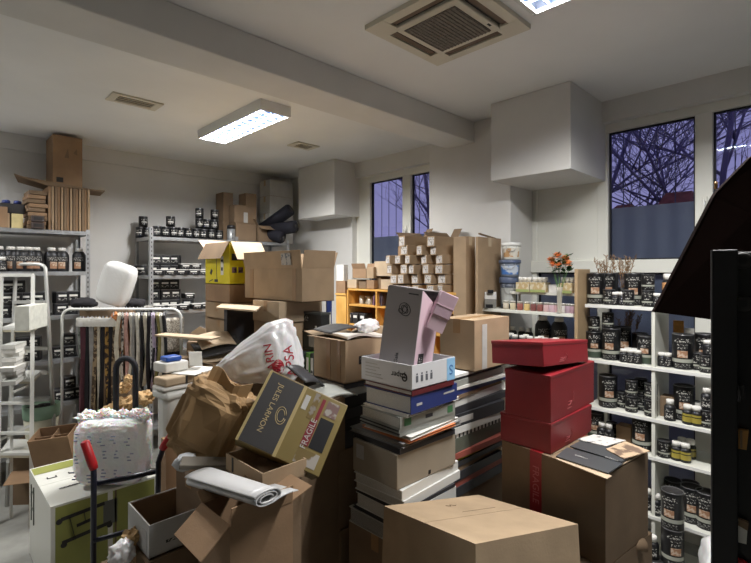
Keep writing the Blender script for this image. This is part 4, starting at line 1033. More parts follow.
# ================================================================== BOOK AND MAGAZINE STACKS IN THE CENTRE
def slab(label, pL, pE, pR, d, z0, z1, cover, pages=None, spine='R', yaw=0.0, cat='book', name='book', group=None, marks=None, sh_=(0, 0)):
    c, wx, wy = pbox(pL, pE, pR, d, yaw); h = z1 - z0 - .0008
    r = thing(name, label, cat, (c.x + sh_[0], c.y + sh_[1], z0), yaw, group)
    if pages is None or h < .009:
        b = MB(); b.box((0, 0, h / 2), (wx, wy, h), pages or cover); b.build('pages', r)
        b = MB(); b.box((0, 0, h - .0006), (wx + .002, wy + .002, .0018), cover); b.build('cover', r)
        return r, wx, wy, h
    t = min(.004, h * .16); b = MB()
    b.box((0, 0, t / 2), (wx, wy, t), cover); b.box((0, 0, h - t / 2), (wx, wy, t), cover)
    if spine == 'R': b.box((0, -wy / 2 + t / 2, h / 2), (wx, t, h - 2 * t), cover)
    elif spine == 'L': b.box((-wx / 2 + t / 2, 0, h / 2), (t, wy, h - 2 * t), cover)
    b.build('cover', r)
    b = MB(); b.box((0, 0, h / 2), (wx - .012, wy - .012, h - 2 * t), pages); b.build('pages', r)
    return r, wx, wy, h
PG = striped('page_edges', ((206, 204, 196), (176, 174, 168)), 'Z', 160.0, .8, .3)
PGD = striped('dim_page_edges', ((170, 168, 162), (110, 108, 106)), 'Z', 120.0, .8, .4)
NB = mat('navy_cover', (44, 56, 110), rough=.45); RB = mat('dark_red_cover', (92, 34, 38), rough=.5); GRC = mat('grey_binder', (150, 152, 146), rough=.5, var=.03)
CHC = mat('charcoal_cover', (52, 52, 56), rough=.5); WHC = mat('white_binder', (214, 214, 210), rough=.5); ORC = mat('orange_cover', (206, 128, 82), rough=.6)
GRN = mat('green_patch', (70, 120, 80), rough=.6); OLV = mat('olive_cover', (92, 96, 84), rough=.6); YEC = mat('yellow_green_cover', (186, 180, 70), rough=.6); RDC = mat('brick_cover', (158, 84, 72), rough=.6)
DA = 2.12; zA = lambda y: Z(y, DA)
G_A = None
sp = [   # label, pL, pE, pR, top y, bottom y, cover, pages, spine, yaw
 ('dark red book directly under the white paper-ream tray', 364, 412, 454, 391, 396.5, RB, PG, 'R', 0),
 ('thick navy-spined book under the dark red book', 365, 411, 457, 396.5, 415, NB, PG, 'R', .02),
 ('loose white papers between the navy book and grey binder', 363, 408, 459, 415, 418, PAPER, PAPER, None, .05),
 ('thick grey binder with green patches on its spine', 361, 400, 455, 418, 430, GRC, PG, 'R', -.05),
 ('upper thin grey binder under the green-patched binder', 360, 399, 455, 430, 433.6, GRC, CHC, 'R', -.05),
 ('lower thin grey binder under the green-patched binder', 360, 400, 455, 433.6, 437.2, GRC, CHC, 'R', -.04),
 ('white magazine with pale spine under the grey binders', 364, 411, 458, 437.2, 441, PAPER, PG, None, .06),
 ('orange-edged magazine in the middle of the book stack', 362, 409, 456, 441, 444, ORC, ORC, None, .0),
 ('wide grey folder jutting from the book stack', 350, 403, 461, 444, 449, mat('grey_folder', (120, 120, 120), rough=.6), PGD, None, .03),
 ('dark folder lying on the beige archive box', 353, 400, 455, 449, 455, CHC, CHC, 'R', -.03)]
for (lab, pL, pE, pR, yt, yb_, cv, pg, spn, yaw) in sp:
    r, wx, wy, h = slab(lab, pL, pE, pR, DA, zA(yb_), zA(yt), cv, pg, spn, yaw)
    if 'green patches' in lab:
        for u, w, m in ((.05, .045, GRN), (wx - .04, .04, GRN), (wx * .5, .05, CHC)):
            q = MB(); q.box((-wx / 2 + u, -wy / 2 - .0008, h * .5), (w, .001, h * (.62 if m is GRN else .3)), m); q.build('spine_patch', r)
    if 'navy-spined' in lab:
        q = MB(); q.box((-wx / 2 + .06, -wy / 2 - .0006, h * .45), (.04, .001, h * .14), PAPER2); q.box((wx / 2 - .07, -wy / 2 - .0006, h * .6), (.09, .001, h * .1), PAPER2); q.build('spine_print', r)
BEI = mat('beige_archive_card', (150, 140, 124), rough=.8, var=.03)
c, wx, wy = pbox(353, 397, 455.5, DA, -.02); z0, z1 = zA(491), zA(455) - .001; h = z1 - z0
r = thing('archive_box', 'beige archive box in the middle of the book stack', 'box', (c.x, c.y, z0), -.02); b = MB(); b.box((0, 0, h * .5), (wx, wy, h * .99), BEI, bev=.003); b.build('body', r)
b = MB(); b.box((-wx / 2 - .0008, wy / 2 - .055, h * .66), (.001, .055, h * .42), PAPER2); b.build('label', r)
b = MB(); b.box((.01, -wy / 2 - .0008, h * .12), (.018, .001, h * .12), BLACKP); b.build('finger_hole', r)
sp = [('upper white binder under the beige archive box', 354, 402, 458, 491, 501.5, WHC, PG, 'R', .05), ('second white binder under the beige archive box', 355, 404, 460, 501.5, 511, WHC, PG, 'R', .04),
      ('black folder between the white binders and white catalogue', 356, 403, 455, 511, 515, CHC, CHC, 'R', 0), ('thick white catalogue low in the book stack', 356, 405, 456, 515, 530, WHC, PG, 'R', .02),
      ('dark folder under the thick white catalogue', 353, 403, 455, 530, 534, CHC, CHC, 'R', 0), ('lowest pale catalogue of the book stack', 349, 404, 458, 534, 551, PAPER2, PGD, 'R', .03)]
for (lab, pL, pE, pR, yt, yb_, cv, pg, spn, yaw) in sp: slab(lab, pL, pE, pR, DA, zA(yb_), zA(yt), cv, pg, spn, yaw)
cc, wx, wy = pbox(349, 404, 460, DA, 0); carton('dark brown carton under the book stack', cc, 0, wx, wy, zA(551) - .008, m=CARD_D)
# white paper-ream tray with the grey and pink carton in it
TRW = mat('white_print_card', (206, 206, 208), rough=.6); TRB = mat('sky_blue_print', (140, 186, 220), rough=.6)
c, wx, wy = pbox(361.5, 412, 455, DA, 0.0); z0, z1 = zA(391) + .0005, zA(366); h = z1 - z0
tr = carton('white printed paper-ream tray holding the grey and pink carton', c, z0, wx, wy, h, m=TRW, closed=False, tape=None, inside=TRW, cat='tray', name='ream_tray')
for i, l in enumerate((.085, .10, .075, .11, .12)):
    q = MB(); q.box((-wx / 2 - .0006, -wy / 2 + wy - .03 - l / 2 + .0, h * .78 - i * .016), (.0008, l, .004), PAPER2); q.build('print_line', tr)
text(tr, 'e', .085, (-wx / 2 - .001, -wy / 2 + .045, h * .42), (0, 1, 0), (0, 0, -1), DARK)
text(tr, 'paper', .04, (-wx / 2 - .001, -wy / 2 + .085, h * .52), (0, 1, 0), (0, 0, -1), DARK)
for i in range(4):
    q = MB(); u = .035 + i * .035; q.box((-wx / 2 + u, -wy / 2 - .0006, h * .42), (.016, .0008, h * .26), mat('print_grey', (96, 98, 104), rough=.6)); q.box((-wx / 2 + u, -wy / 2 - .0008, h * .62), (.01, .0008, h * .07), MATS['print_grey']); q.build('print_icon', tr)
q = MB(); q.box((wx / 2 - .035, -wy / 2 - .0006, h / 2), (.066, .0008, h * .96), TRB); q.build('print_block', tr)
text(tr, 'S', .07, (wx / 2 - .035, -wy / 2 - .0014, h * .5), (-1, 0, 0), (0, 0, -1), mat('print_blue', (60, 110, 170), rough=.6))
GRP = mat('warm_grey_print', (148, 142, 142), rough=.55); PNK = mat('pale_pink_print', (212, 184, 194), rough=.6); PNK2 = mat('dusky_pink_card', (188, 160, 172), rough=.65)
c, wx, wy = pbox(379.5, 433, 455, DA + .05, .0); wx, wy = .17, .215
zb_ = z0 + .007; z1 = Z(294, DA + .1); hh = z1 - zb_ + .01
E = ray(411.5) * (DA + .135); ya_ = .10; ca, sa = math.cos(ya_), math.sin(ya_)
r = thing('shoe_carton', 'tall grey and pink printed carton standing in the white tray', 'box', (E.x + ca * wx / 2 - sa * wy / 2, E.y + sa * wx / 2 + ca * wy / 2, zb_), 0); r.rotation_euler = (Matrix.Rotation(.125, 3, Vector((FX, FY, 0))) @ Matrix.Rotation(ya_, 3, 'Z')).to_euler(); r.location.z += .012
b = MB(); t = .004
b.box((-wx / 2 + t / 2, 0, hh / 2), (t, wy, hh), GRP); b.box((wx / 2 - t / 2, 0, hh / 2), (t, wy, hh), GRP)
b.box((0, wy / 2 - t / 2, hh / 2), (wx - 2 * t, t, hh), PNK); b.box((0, 0, t / 2), (wx - 2 * t, wy - 2 * t, t), PNK); b.build('body', r)
b = MB(); b.prism([(-wx / 2 + t, -wy / 2, 0), (wx / 2 - t, -wy / 2, 0), (wx / 2 - t, -wy / 2, hh * .62), (wx * .1, -wy / 2, hh * .88), (-wx / 2 + t, -wy / 2, hh)], (0, t, 0), PNK); b.build('pink_side', r)
b = MB(); b.box((0, 0, hh + .002), (wx - .02, wy, t), GRP); b.build('top_flap', r)
q = MB()   # knotted line emblem on the grey face
def ring(cy, cz, ra, rb, rot, n=28):
    pts = []
    for k in range(n):
        a = 2 * PI * k / n; y, z = ra * math.cos(a), rb * math.sin(a); pts.append((-wx / 2 - .0008, cy + y * math.cos(rot) - z * math.sin(rot), cz + y * math.sin(rot) + z * math.cos(rot)))
    q.tube(pts, .0016, BLACKP, 5, closed=True)
ring(-.015, hh * .76, .036, .030, .5); ring(-.015, hh * .76, .024, .013, .6); ring(-.015, hh * .76, .013, .024, .3); ring(.01, hh * .735, .014, .009, .6); q.build('emblem', r)
q = MB(); q.box((-wx / 2 - .0008, -wy / 2 + .05, hh * .945), (.001, .06, .006), BLACKP); q.build('print_line', r)
text(r, 'Gala', .03, (-wx / 2 - .0008, -.0, hh * .20), (0, 0, 1), (0, 1, 0), CHC)
q = MB(); q.box((-wx / 2 + .055, -wy / 2 - .0008, hh * .2), (.045, .001, hh * .18), DARK); q.box((-wx / 2 + .055, -wy / 2 - .0012, hh * .22), (.03, .001, hh * .05), MARK); q.build('side_label', r)
# dusky pink lid leaning out of it
p0 = P(443.5, 307, 2.30); r2 = thing('pink_carton_lid', 'dusky pink carton lid leaning on the grey carton top', 'box', p0); r2.rotation_euler = (.12, .10, -.78); 
M = Matrix.Rotation(-.72, 4, 'Z') @ Matrix.Rotation(.42, 4, 'Y'); r2.rotation_euler = M.to_euler()
b = MB(); b.box((0, 0, .01), (.09, .066, .12), PNK2, bev=.003); b.box((0, 0, .004), (.094, .070, .004), PNK); b.build('body', r2); b = MB(); b.box((.0, -.01, -.085), (.085, .03, .08), PNK, bev=.002); b.build('flap', r2)
# second stack behind, right
DBk = 2.5; zB = lambda y: Z(y, DBk)
sp = [('open cream magazine on top of the rear book stack', 376, 379, WHC, PAPER), ('black-covered magazine under the cream one, rear stack', 379, 382, CHC, CHC), ('grey block of catalogues, rear stack', 382, 388.5, GRC, PGD), ('thin white booklet above the navy ones, rear stack', 388.5, 391.5, PAPER, PAPER),
      ('navy booklet in the rear book stack', 391.5, 397, NB, NB), ('dim brown booklet under the navy booklet', 397, 401, CARD_D, PGD), ('white ring binder in the rear book stack', 401, 409, WHC, PAPER2), ('black thick folder in the rear book stack', 409, 416.5, CHC, CHC),
      ('black lever binder with white label, rear stack', 416.5, 429, CHC, CHC), ('white book with slanted spine, rear stack', 429, 436, WHC, PAPER), ('black and white striped folder, rear stack', 436, 440.5, striped('black_white_band', ((20, 20, 22), (200, 200, 196)), 'X', 9.0, .6), CHC), ('olive grey box file low in the rear stack', 440.5, 455, OLV, OLV),
      ('brick red book low in the rear stack', 455, 461, RDC, RDC), ('yellow-green book low in the rear stack', 461, 465, YEC, YEC), ('upper dark magazine under the yellow-green book', 465, 470, CHC, PGD), ('brown magazine near the rear stack foot', 470, 475, CARD_D, PGD), ('dark catalogue near the rear stack foot', 475, 484, CHC, PGD), ('pale red catalogue near the rear stack foot', 484, 490, RDC, PGD), ('lowest dark catalogue of the rear stack', 490, 500, CHC, PGD)]
for i, (lab, yt, yb_, cv, pg) in enumerate(sp):
    pr = 505 + R.uniform(-5, 3)
    r, wx, wy, h = slab(lab, 436 + R.uniform(-2, 2), 452 + R.uniform(-1.5, 1.5), pr, DBk, zB(yb_), zB(yt), cv, pg, 'R', R.uniform(-.06, .06))
    if 'white label' in lab:
        q = MB(); q.box((-wx / 2 + .11, -wy / 2 - .0008, h * .5), (.15, .001, h * .5), PAPER2); q.build('spine_label', r)
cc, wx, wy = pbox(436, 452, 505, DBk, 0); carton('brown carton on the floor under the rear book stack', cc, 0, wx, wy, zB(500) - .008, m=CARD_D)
o, wx, wy, h = pcarton('plain carton with white side strip on the rear book stack', 440, 474.5, 509, 2.58, 320.5, z0=zB(376) + .001, m=CARD)
q = MB(); q.box((-wx / 2 + .10, -wy / 2 - .0012, h * .46), (.05, .0015, h * .88), PAPER2); q.build('strip', o)
# left: kraft carton with dark flaps on dark magazines, brown carton underneath
DD = 2.48; zD = lambda y: Z(y, DD)
o, wx, wy, h = pcarton('open kraft carton with brown tape and pale foam sheet, left of the tray', 314, 345.5, 383, DD, 341, 384.5, m=CARD, closed=False, flaps=(('+y', 10, .10), ('-x', 8, .05), ('+x', 25, .10)), tape=None)
q = MB(); q.box((-wx / 2 - .0012, wy * .02, h / 2), (.0014, .035, h * .98), TAPE); q.build('tape', o); q = MB(); q.box((-wx / 2 - .0012, -wy * .30, h / 2), (.0014, .03, h * .98), TAPE); q.build('tape', o)
q = MB(); q.box((wx * .05, -wy / 2 - .0012, h * .5), (.12, .0014, .045), DARK); q.box((wx * .05, -wy / 2 - .002, h * .5), (.10, .0014, .02), MARKB); q.build('black_label', o)
q = MB(); fd = DARK; q.sheet(lambda u, v: Vector((-wx / 2 + wx * u, wy * (.55 - v * .6), h + .035 + .02 * math.sin(3 * u) - .01 * v)), 8, 6, .004, fd); q.build('dark_flap', o)
fo = MB(); fo.sheet(lambda u, v: Vector((-wx * .46 + wx * 1.0 * u, -wy * .52 + wy * .75 * v, h + .012 + .012 * math.sin(5 * u + 2 * v))), 12, 8, .012, mat('white_foam', (216, 208, 198), rough=.7)); fo = fo.build('foam_sheet', None, o.location); tag(fo, 'pale foam sheet lying over the open kraft carton', 'foam sheet')
def lump(name, c, sx, sy, sz, seed, amp, freq, m, smooth=True, sub=4, crease=0.0, squash=None):
    b = MB(); bm = b.bm; bmesh.ops.create_icosphere(bm, subdivisions=sub, radius=1.0); i = b.mi(m); off = Vector((seed * 3.7, seed * 1.3, seed * 2.1))
    for v in bm.verts:
        p = v.co.copy(); n = noise.noise(p * freq + off) ; n2 = abs(noise.noise(p * freq * 1.9 + off)) ; n3 = abs(noise.noise(p * freq * 4 + off))
        k = 1 + amp * n - crease * (1 - n2 * 2.2) * .5 + crease * .4 * n3
        q = p * k
        if squash: q = squash(q)
        v.co = Vector((q.x * sx, q.y * sy, q.z * sz))
    for f in bm.faces: f.material_index = i; f.smooth = smooth
    return b
WPL = mat('white_plastic_film', (222, 222, 222), rough=.3, sub=.1)
q = P(367, 326, DD + .3); b = lump('x', q, .085, .06, .045, 3, .3, 1.6, WPL, True, 4, .35); tag(b.build('crumpled_foil', None, q - Vector((0, 0, .0))), 'crumpled white foil on the kraft carton by the grey carton', 'crumpled foil')
sp = [('upper dark magazine under the open kraft carton', 384.5, 390, CHC, PGD, 312), ('grey magazine under the open kraft carton', 390, 398, GRC, PGD, 316), ('black binder under the open kraft carton', 398, 410, BLACKP, CHC, 318), ('dark catalogue beside the thick navy book', 410, 420, CHC, PGD, 317), ('black catalogue left of the grey binders', 420, 432, BLACKP, CHC, 319), ('lowest dark catalogue on the narrow brown carton', 432, 449, CHC, CHC, 318)]
for (lab, yt, yb_, cv, pg, pl) in sp: slab(lab, pl, 344, 384, DD, zD(yb_), zD(yt) - .0006, cv, pg, 'R', R.uniform(-.05, .05))
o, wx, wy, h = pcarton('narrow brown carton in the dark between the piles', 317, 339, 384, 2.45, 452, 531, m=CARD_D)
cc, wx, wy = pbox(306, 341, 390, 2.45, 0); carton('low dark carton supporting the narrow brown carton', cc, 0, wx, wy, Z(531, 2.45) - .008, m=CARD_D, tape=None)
# ================================================================== RED BOXES AND THE CARTONS ON THE RIGHT
RED = mat('red_box_card', (132, 27, 35), rough=.45, var=.03); mat('faded_emblem', (186, 96, 98), rough=.6)
def redbox(label, pL, pE, pR, d, z0, z1, yaw=0.0, tilt=(0, 0)):
    c, wx, wy = pbox(pL, pE, pR, d, yaw); h = z1 - z0 - .001
    r = thing('red_box', label, 'box', (c.x, c.y, z0), 0); r.rotation_euler = (tilt[0], tilt[1], yaw)
    b = MB(); b.box((0, 0, h / 2), (wx - .004, wy - .004, h), RED, bev=.003); b.build('body', r)
    b = MB(); b.box((0, 0, h - .008), (wx, wy, .018), RED, bev=.003); b.build('lid', r)
    q = MB(); fm = mat('faded_emblem', (186, 96, 98), rough=.6); e = -wy / 2 - .0012
    q.tube([(-.03, e, h * .22), (-.015, e, h * .34), (-.02, e, h * .5), (-.005, e, h * .42), (.0, e, h * .25)], .0012, fm, 5); q.tube([(-.055, e, h * .2), (-.04, e, h * .3), (-.03, e, h * .2)], .0012, fm, 5)
    for k in range(3): q.box((-.065 + .0 * k, e, h * (.16 + .07 * k)), (.05 - .012 * k, .001, .004), fm)
    q.build('emblem', r); return r
DE = 2.03; o, wx, wy, h = pcarton('big brown carton under the red boxes with red tape', 502, 605.5, 648, DE, 476, z0=.80, yaw=-.12, m=CARD_D, tape=None)
zt = .80 + h
q = MB(); q.box((-wx / 2 - .0012, wy * .13, h / 2), (.0014, .065, h * .99), mat('red_tape', (150, 24, 34), rough=.4)); q.box((-wx * .0, wy * .13, h + .0008), (wx, .065, .0012), MATS['red_tape']); q.build('red_tape', o)
text(o, 'FRAGILE', .05, (-wx / 2 - .0026, wy * .13, h * .6), (0, 0, -1), (0, -1, 0), MATS['faded_emblem'])
f = MB(); f.box((0, -wy / 2 + .05, h + .006), (wx * 1.0, .10, .004), CARD_L, Matrix.Rotation(-.06, 3, 'X')); f.build('top_flap', o)
cc, w2, h2 = pbox(500, 600, 652, 2.0, -.12); carton('lower brown carton beneath the big taped carton', cc, 0, w2, h2, .792, yaw=-.12, m=CARD_D)
DR = 2.26
zr0 = zt + .002; zr1, zr2, zr3 = Z(424, DR), Z(376, DR), Z(348.5, DR)
redbox('lowest red box of the three on the brown carton', 500, 551, 592, DR, zr0, zr1, -.02); redbox('middle and largest red box of the three', 504.5, 551, 594.5, DR, zr1, zr2, 0); redbox('topmost flat red box of the three', 491.5, 544, 589, DR, zr2 + .014, zr3, -.06, (-.085, .07))
# brochures on the carton beside the red boxes
def flat(label, pts, z, m, cat='brochure', th=.004, name='brochure', extra=None):
    b = MB(); b.prism([(p.x, p.y, z) for p in pts], (0, 0, th), m); return tag(b.build(name), label, cat)
def zpt(px, py, z): d = (H - z) / ((py - CY) / F); r_ = ray(px); return Vector((r_.x * d, r_.y * d, z))
z = zt + .008
BRO = mat('beige_brochure', (196, 170, 140), rough=.5, c2=(120, 100, 84), thr=.55, scale=14); WBR = mat('white_brochure', (206, 202, 196), rough=.5, c2=(110, 110, 112), thr=.6, scale=30)
flat('tan cardboard-coloured sheet under the grey brochures', [zpt(p, q_, z) for p, q_ in ((556, 459), (607, 479), (612, 476), (560, 456))], z - .003, CARD_L, 'sheet', name='cardboard_sheet')
a = flat('grey brochure with white writing nearest the carton edge', [zpt(p, q_, z) for p, q_ in ((556, 458), (608, 475), (623, 465), (567, 449))], z + .003, mat('slate_brochure', (70, 72, 74), rough=.4), th=.006)
flat('second grey brochure under the beige leaflets', [zpt(p, q_, z) for p, q_ in ((570, 449), (622, 465), (634, 457), (585, 441))], z + .0085, MATS['slate_brochure'], th=.006)
flat('beige printed leaflet on the carton beside the red boxes', [zpt(p, q_, z) for p, q_ in ((606, 453), (624, 463), (650, 455), (625, 445))], z + .016, BRO)
flat('white printed leaflet at the back of the brown carton', [zpt(p, q_, z) for p, q_ in ((577, 443), (606, 450), (626, 444), (594, 438))], z + .016, WBR)
def ftext(s, size, p, q_, z, m, parent):
    v = (q_ - p); v.z = 0; v.normalize(); return v
for (s, pa, pb, zz) in (('edition', (573, 454), (590, 459.5), z + .0098), ('edition', (604, 456), (620, 461.5), z + .0152)):
    A, B_2 = zpt(*pa, zz), zpt(*pb, zz); v = (B_2 - A).normalized()
    text(a if zz < z + .012 else a, s, .022, (A + B_2) / 2, v, Vector((-v.y, v.x, 0)), PAPER2, ext=.0003)
# tape roll core and rag at the bottom right
q = P(634, 549, 2.0)
b = MB(); b.lathe([(.03, 0, CARD_D), (.03, .07, CARD_D)], 16); 
# front big carton
FD = 1.6; E = P(475.5, 544, FD)
xa = Vector((.963, -.211, -.166)).normalized(); ya_ = Vector((.20, .963, -.183)); ya_ = (ya_ - xa * ya_.dot(xa)).normalized(); na = xa.cross(ya_); wF, hF = .58, .56
o = carton('big plain carton nearest the camera at the bottom', (0, 0), 0, wF, hF, .334, m=mat('front_carton_kraft', (168, 146, 119), **KR), tape=None, seam='x')
Mx = Matrix((xa, ya_, na)).transposed(); ctr = E + xa * wF / 2 + ya_ * hF / 2 - na * .339; o.location = ctr; o.rotation_euler = Mx.to_euler(); cF = ctr.xy; zf = min((ctr + xa * sx * wF / 2 + ya_ * sy * hF / 2).z for sx in (-1, 1) for sy in (-1, 1)) + .345
q = MB(); q.box((wF * .12, hF * .10, .3402 + .0003), (.20, .0016, .0008), CARD_D); q.tube([(wF * -.05, hF * .30, .3406), (wF * -.02, hF * .27, .3408), (wF * .0, hF * .31, .3408), (wF * .03, hF * .27, .3408), (wF * .06, hF * .30, .3406)], .0012, CARD_D, 5); q.build('scratch', o)
carton('support carton below the big front carton', cF, 0, wF - .06, hF - .06, zf - .353, yaw=-.21, m=CARD_D)
# ================================================================== LEFT SIDE: LADDER, GARMENT RAIL, CARTONS
WM = mat('ladder_white', (214, 214, 208), rough=.35); LTAN = mat('ladder_step', (176, 168, 146), rough=.6)
def fl(px, d): q = ray(px) * d; return Vector((q.x, q.y, 0))
r = thing('stepladder', 'white folding stepladder with rounded hoop before the left rack', 'stepladder', (0, 0, 0))
A0, A1 = fl(7, 4.15), fl(58, 4.15); T0, T1 = P(15.5, 275, 4.62), P(46, 275, 4.62)
def hoop():
    b = MB(); up = Vector((0, 0, .11)); m = (T0 + T1) / 2
    pts = [A0, T0]
    for k in range(1, 9): 
        a = PI * k / 9; pts.append(m + (T0 - m) * math.copysign(abs(math.cos(a)) ** .5, math.cos(a)) + up * (math.sin(a) ** .5))
    pts += [T1, A1]; b.tube(pts, .017, ALU, 10); return b
hoop().build('front_rails', r)
for i, y in enumerate((303, 326, 349, 372, 397, 424, 452)):
    zz = Z(y, 4.42); f = zz / T0.z; p0, p1 = A0.lerp(T0, f), A1.lerp(T1, f); v = (p1 - p0).normalized()
    b = MB(); b.bar(p0 + v * .01, p1 - v * .01, .085, .026, ALU); b.build('step', r)
d2 = 4.25; B0, B1, U0, U1 = fl(-3, 3.85), fl(31, 3.85), P(1.5, 275, 4.2), P(33, 275, 4.2)
b = MB(); b.bar(B0, U0, .03, .03, WM); b.bar(B1, U1, .03, .03, WM); b.bar(U0, U1, .03, .03, WM); b.build('rear_frame', r)
for i, y in enumerate((352, 402, 430)):
    zz = Z(y, 4.05); f = zz / U0.z; b = MB(); b.bar(B0.lerp(U0, f), B1.lerp(U1, f), .022, .022, WM); b.build('cross_bar', r)
zs_ = []
for i, y in enumerate((329, 378, 445)):
    zz = Z(y, 4.18); zs_.append(zz); f = zz / U0.z; p0, p1 = B0.lerp(U0, f), B1.lerp(U1, f); q0, q1 = A0.lerp(T0, zz / T0.z), A1.lerp(T1, zz / T0.z)
    b = MB(); q1 = q1.lerp(q0, .25); b.prism([p0, p1, q1, q0], (0, 0, .02), WM); b.prism([p0 + Vector((0, 0, -.02)), p1 + Vector((0, 0, -.02)), q1 + Vector((0, 0, -.02)), q0 + Vector((0, 0, -.02))], (0, 0, .019), LTAN); b.build('platform', r)
b = MB(); b.bar(P(12.5, 330, 4.1), fl(11, 3.95), .02, .02, WM); b.bar(P(31, 384, 4.08), P(14, 392, 4.0), .02, .02, WM); b.bar(P(31, 425, 4.0), P(0, 440, 4.0), .02, .02, WM); b.build('brace', r)
# paper bale and magazines on the ladder
c, wx, wy = pbox(14.5, 34, 47.5, 4.22, -.5); zz = zs_[0] + .021
b = MB(); hb = Z(303, 4.25) - zz; b.box((0, 0, hb / 2), (wx, wy, hb), mat('wrapped_paper', (206, 206, 196), rough=.7, var=.05, scale=18), bev=.004); b.box((0, -wy / 2 - .0005, hb / 2), (.012, .001, hb), PAPER2)
tag(b.build('paper_bale', None, (c.x, c.y, zz), (0, 0, -.5)), 'pale wrapped paper bale on the upper platform of the stepladder', 'paper bale')
zz = zs_[1] + .022; n = 9; hs = (Z(341, 4.1) - zz) / n
for i in range(n):
    c, wx, wy = pbox(1.5, 12 + R.uniform(-1, 1), 26 + R.uniform(-1.5, 1.5), 4.06, -.45 + R.uniform(-.12, .12)); th = hs * .95
    b = MB(); b.box((0, 0, th / 2), (wx, wy, th), PAPER if i > 4 else PAPER2); b.box((0, 0, th - .001), (wx + .002, wy + .002, .003), (PAPER, GRC, mat('plum_cover', (96, 70, 74), rough=.5), WHC)[(i + 1) % 4 if i < 5 else 3])
    tag(b.build('magazine', None, (c.x, c.y, zz), (0, 0, -.45 + R.uniform(-.1, .1))), f'{ORD[n - i]} magazine from the top of the pile on the stepladder', 'magazine', 'magazines on the stepladder'); zz += hs
# bucket planter behind the left carton
q = P(41.5, 404, 4.35); rB = 15.5 * 4.35 / F; zt = q.z; hB = Z(404, 4.35) - Z(436, 4.35)
r = thing('bucket', 'cream bucket with sage green rim below the stepladder steps', 'bucket', (q.x, q.y, zt - hB)); b = MB(); CRM = mat('cream_plastic', (196, 192, 170), rough=.5); SAG = mat('sage_plastic', (122, 150, 128), rough=.5)
b.lathe([(rB * .82, 0, CRM), (rB * .84, .01, CRM), (rB * .95, hB * .62, CRM)], 24); b.build('body', r)
b = MB(); b.lathe([(rB * .97, hB * .60, SAG), (rB, hB * .64, SAG), (rB * 1.02, hB, SAG), (rB * .94, hB, SAG), (rB * .9, hB * .9, DARK)], 24); b.build('rim', r)
b = lump('x', q, rB * .8, rB * .8, .05, 7, .3, 2, DARK, False, 3, .4); b.build('soil', r, (0, 0, hB - .05))
carton('dark carton carrying the sage-rimmed bucket', (q.x, q.y), 0, .34, .34, zt - hB - .007, yaw=-.7, m=CARD_D)
# open carton on the floor and the divided one on it
dL = 3.78; yw = -.05
c, wx, wy = pbox(20.5, 29, 80, dL, yw - .25); zc = Z(483, dL)
wy = max(wy, .30); E = ray(29) * dL; a_ = Vector((math.cos(yw - .25), math.sin(yw - .25))); b_ = Vector((-a_.y, a_.x)); wx = min(wx, .37); c = E + a_ * wx / 2 + b_ * wy / 2
o = carton('open tan carton on the floor with a flap sticking out left', c, 0, wx, wy, zc, yaw=yw - .25, m=CARD_W, closed=False, flaps=(('-x', 4, .17), ('+y', 20, .14)), tape=None)
r = carton('open divided carton tipped on top of the floor carton', P(53, 478, 3.83).xy, 0, .30, .20, .34, yaw=0, m=CARD_W, closed=False, tape=None)
fw = Vector((FX, FY, 0)); rt = Vector((FY, -FX, 0))
r.location = P(54, 476, 3.86) + Vector((0, 0, .03)) + fw * .10; ax = rt * .98 + fw * .2; ax.normalize()
zv = (Vector((0, 0, 1)) * .94 - fw * .24 - rt * .05).normalized(); yv = zv.cross(ax).normalized(); ax = yv.cross(zv)
Mx = Matrix((ax, yv, zv)).transposed(); r.rotation_euler = Mx.to_euler()
q = MB(); q.box((0, 0, .24), (.004, .19, .16), CARD_IN); q.box((0, 0, .235), (.29, .004, .15), CARD_IN); q.build('divider', r)
# product carton with printed trolley
dT = 2.9; yT = 0.0
c, wx, wy = pbox(29.5, 50.5, 158, dT, yT); zT = Z(507, dT); PW_ = mat('white_gloss_card', (214, 214, 206), rough=.45); LIME = mat('lime_print', (144, 147, 78), rough=.5, var=.05, scale=3); LIMED = mat('lime_dark', (120, 126, 60), rough=.5)
o = carton('large white and lime printed carton standing by the hand truck', c, 0, wx, wy, zT - .006, yaw=yT, m=PW_, tape=None, cat='box')
q = MB(); q.box((.0, -wy / 2 - .001, zT / 2 - .0), (wx - .05, .0012, zT - .03), LIME); q.build('lime_panel', o)
q = MB(); q.box((wx * .02, -wy / 2 - .0018, zT / 2), (.03, .0012, zT - .03), PW_); q.box((wx * .07, -wy / 2 - .0022, zT / 2), (.012, .0012, zT - .03), mat('brown_strip', (110, 92, 70), rough=.6)); q.build('white_stripe', o)
q = MB(); e = -wy / 2 - .0026
def L2(a, b2, w): q.bar((-wx / 2 + a[0], e, zT - a[1]), (-wx / 2 + b2[0], e, zT - b2[1]), .0014, w, DARK, up=(0, 0, 1)) 
for a, b2, w in (((.055, .10), (.30, .08), .014), ((.06, .25), (.34, .22), .014), ((.10, .10), (.13, .25), .022), ((.18, .09), (.19, .17), .014), ((.25, .08), (.24, .22), .012), ((.14, .17), (.25, .155), .012)): L2(a, b2, w * 1.7)
for a in ((.045, .11), (.07, .265), (.33, .235)): q.tube([(-wx / 2 + a[0], e, zT - a[1]), (-wx / 2 + a[0], e - .0014, zT - a[1])], .018, DARK, 14)
q.build('printed_trolley', o)
q = MB(); q.box((-wx / 2 + .335, e + .0004, zT - .15), (.085, .0012, .16), mat('grey_print', (96, 98, 92), rough=.5)); q.build('printed_panel', o)
q = MB(); e2 = -wx / 2 - .0012
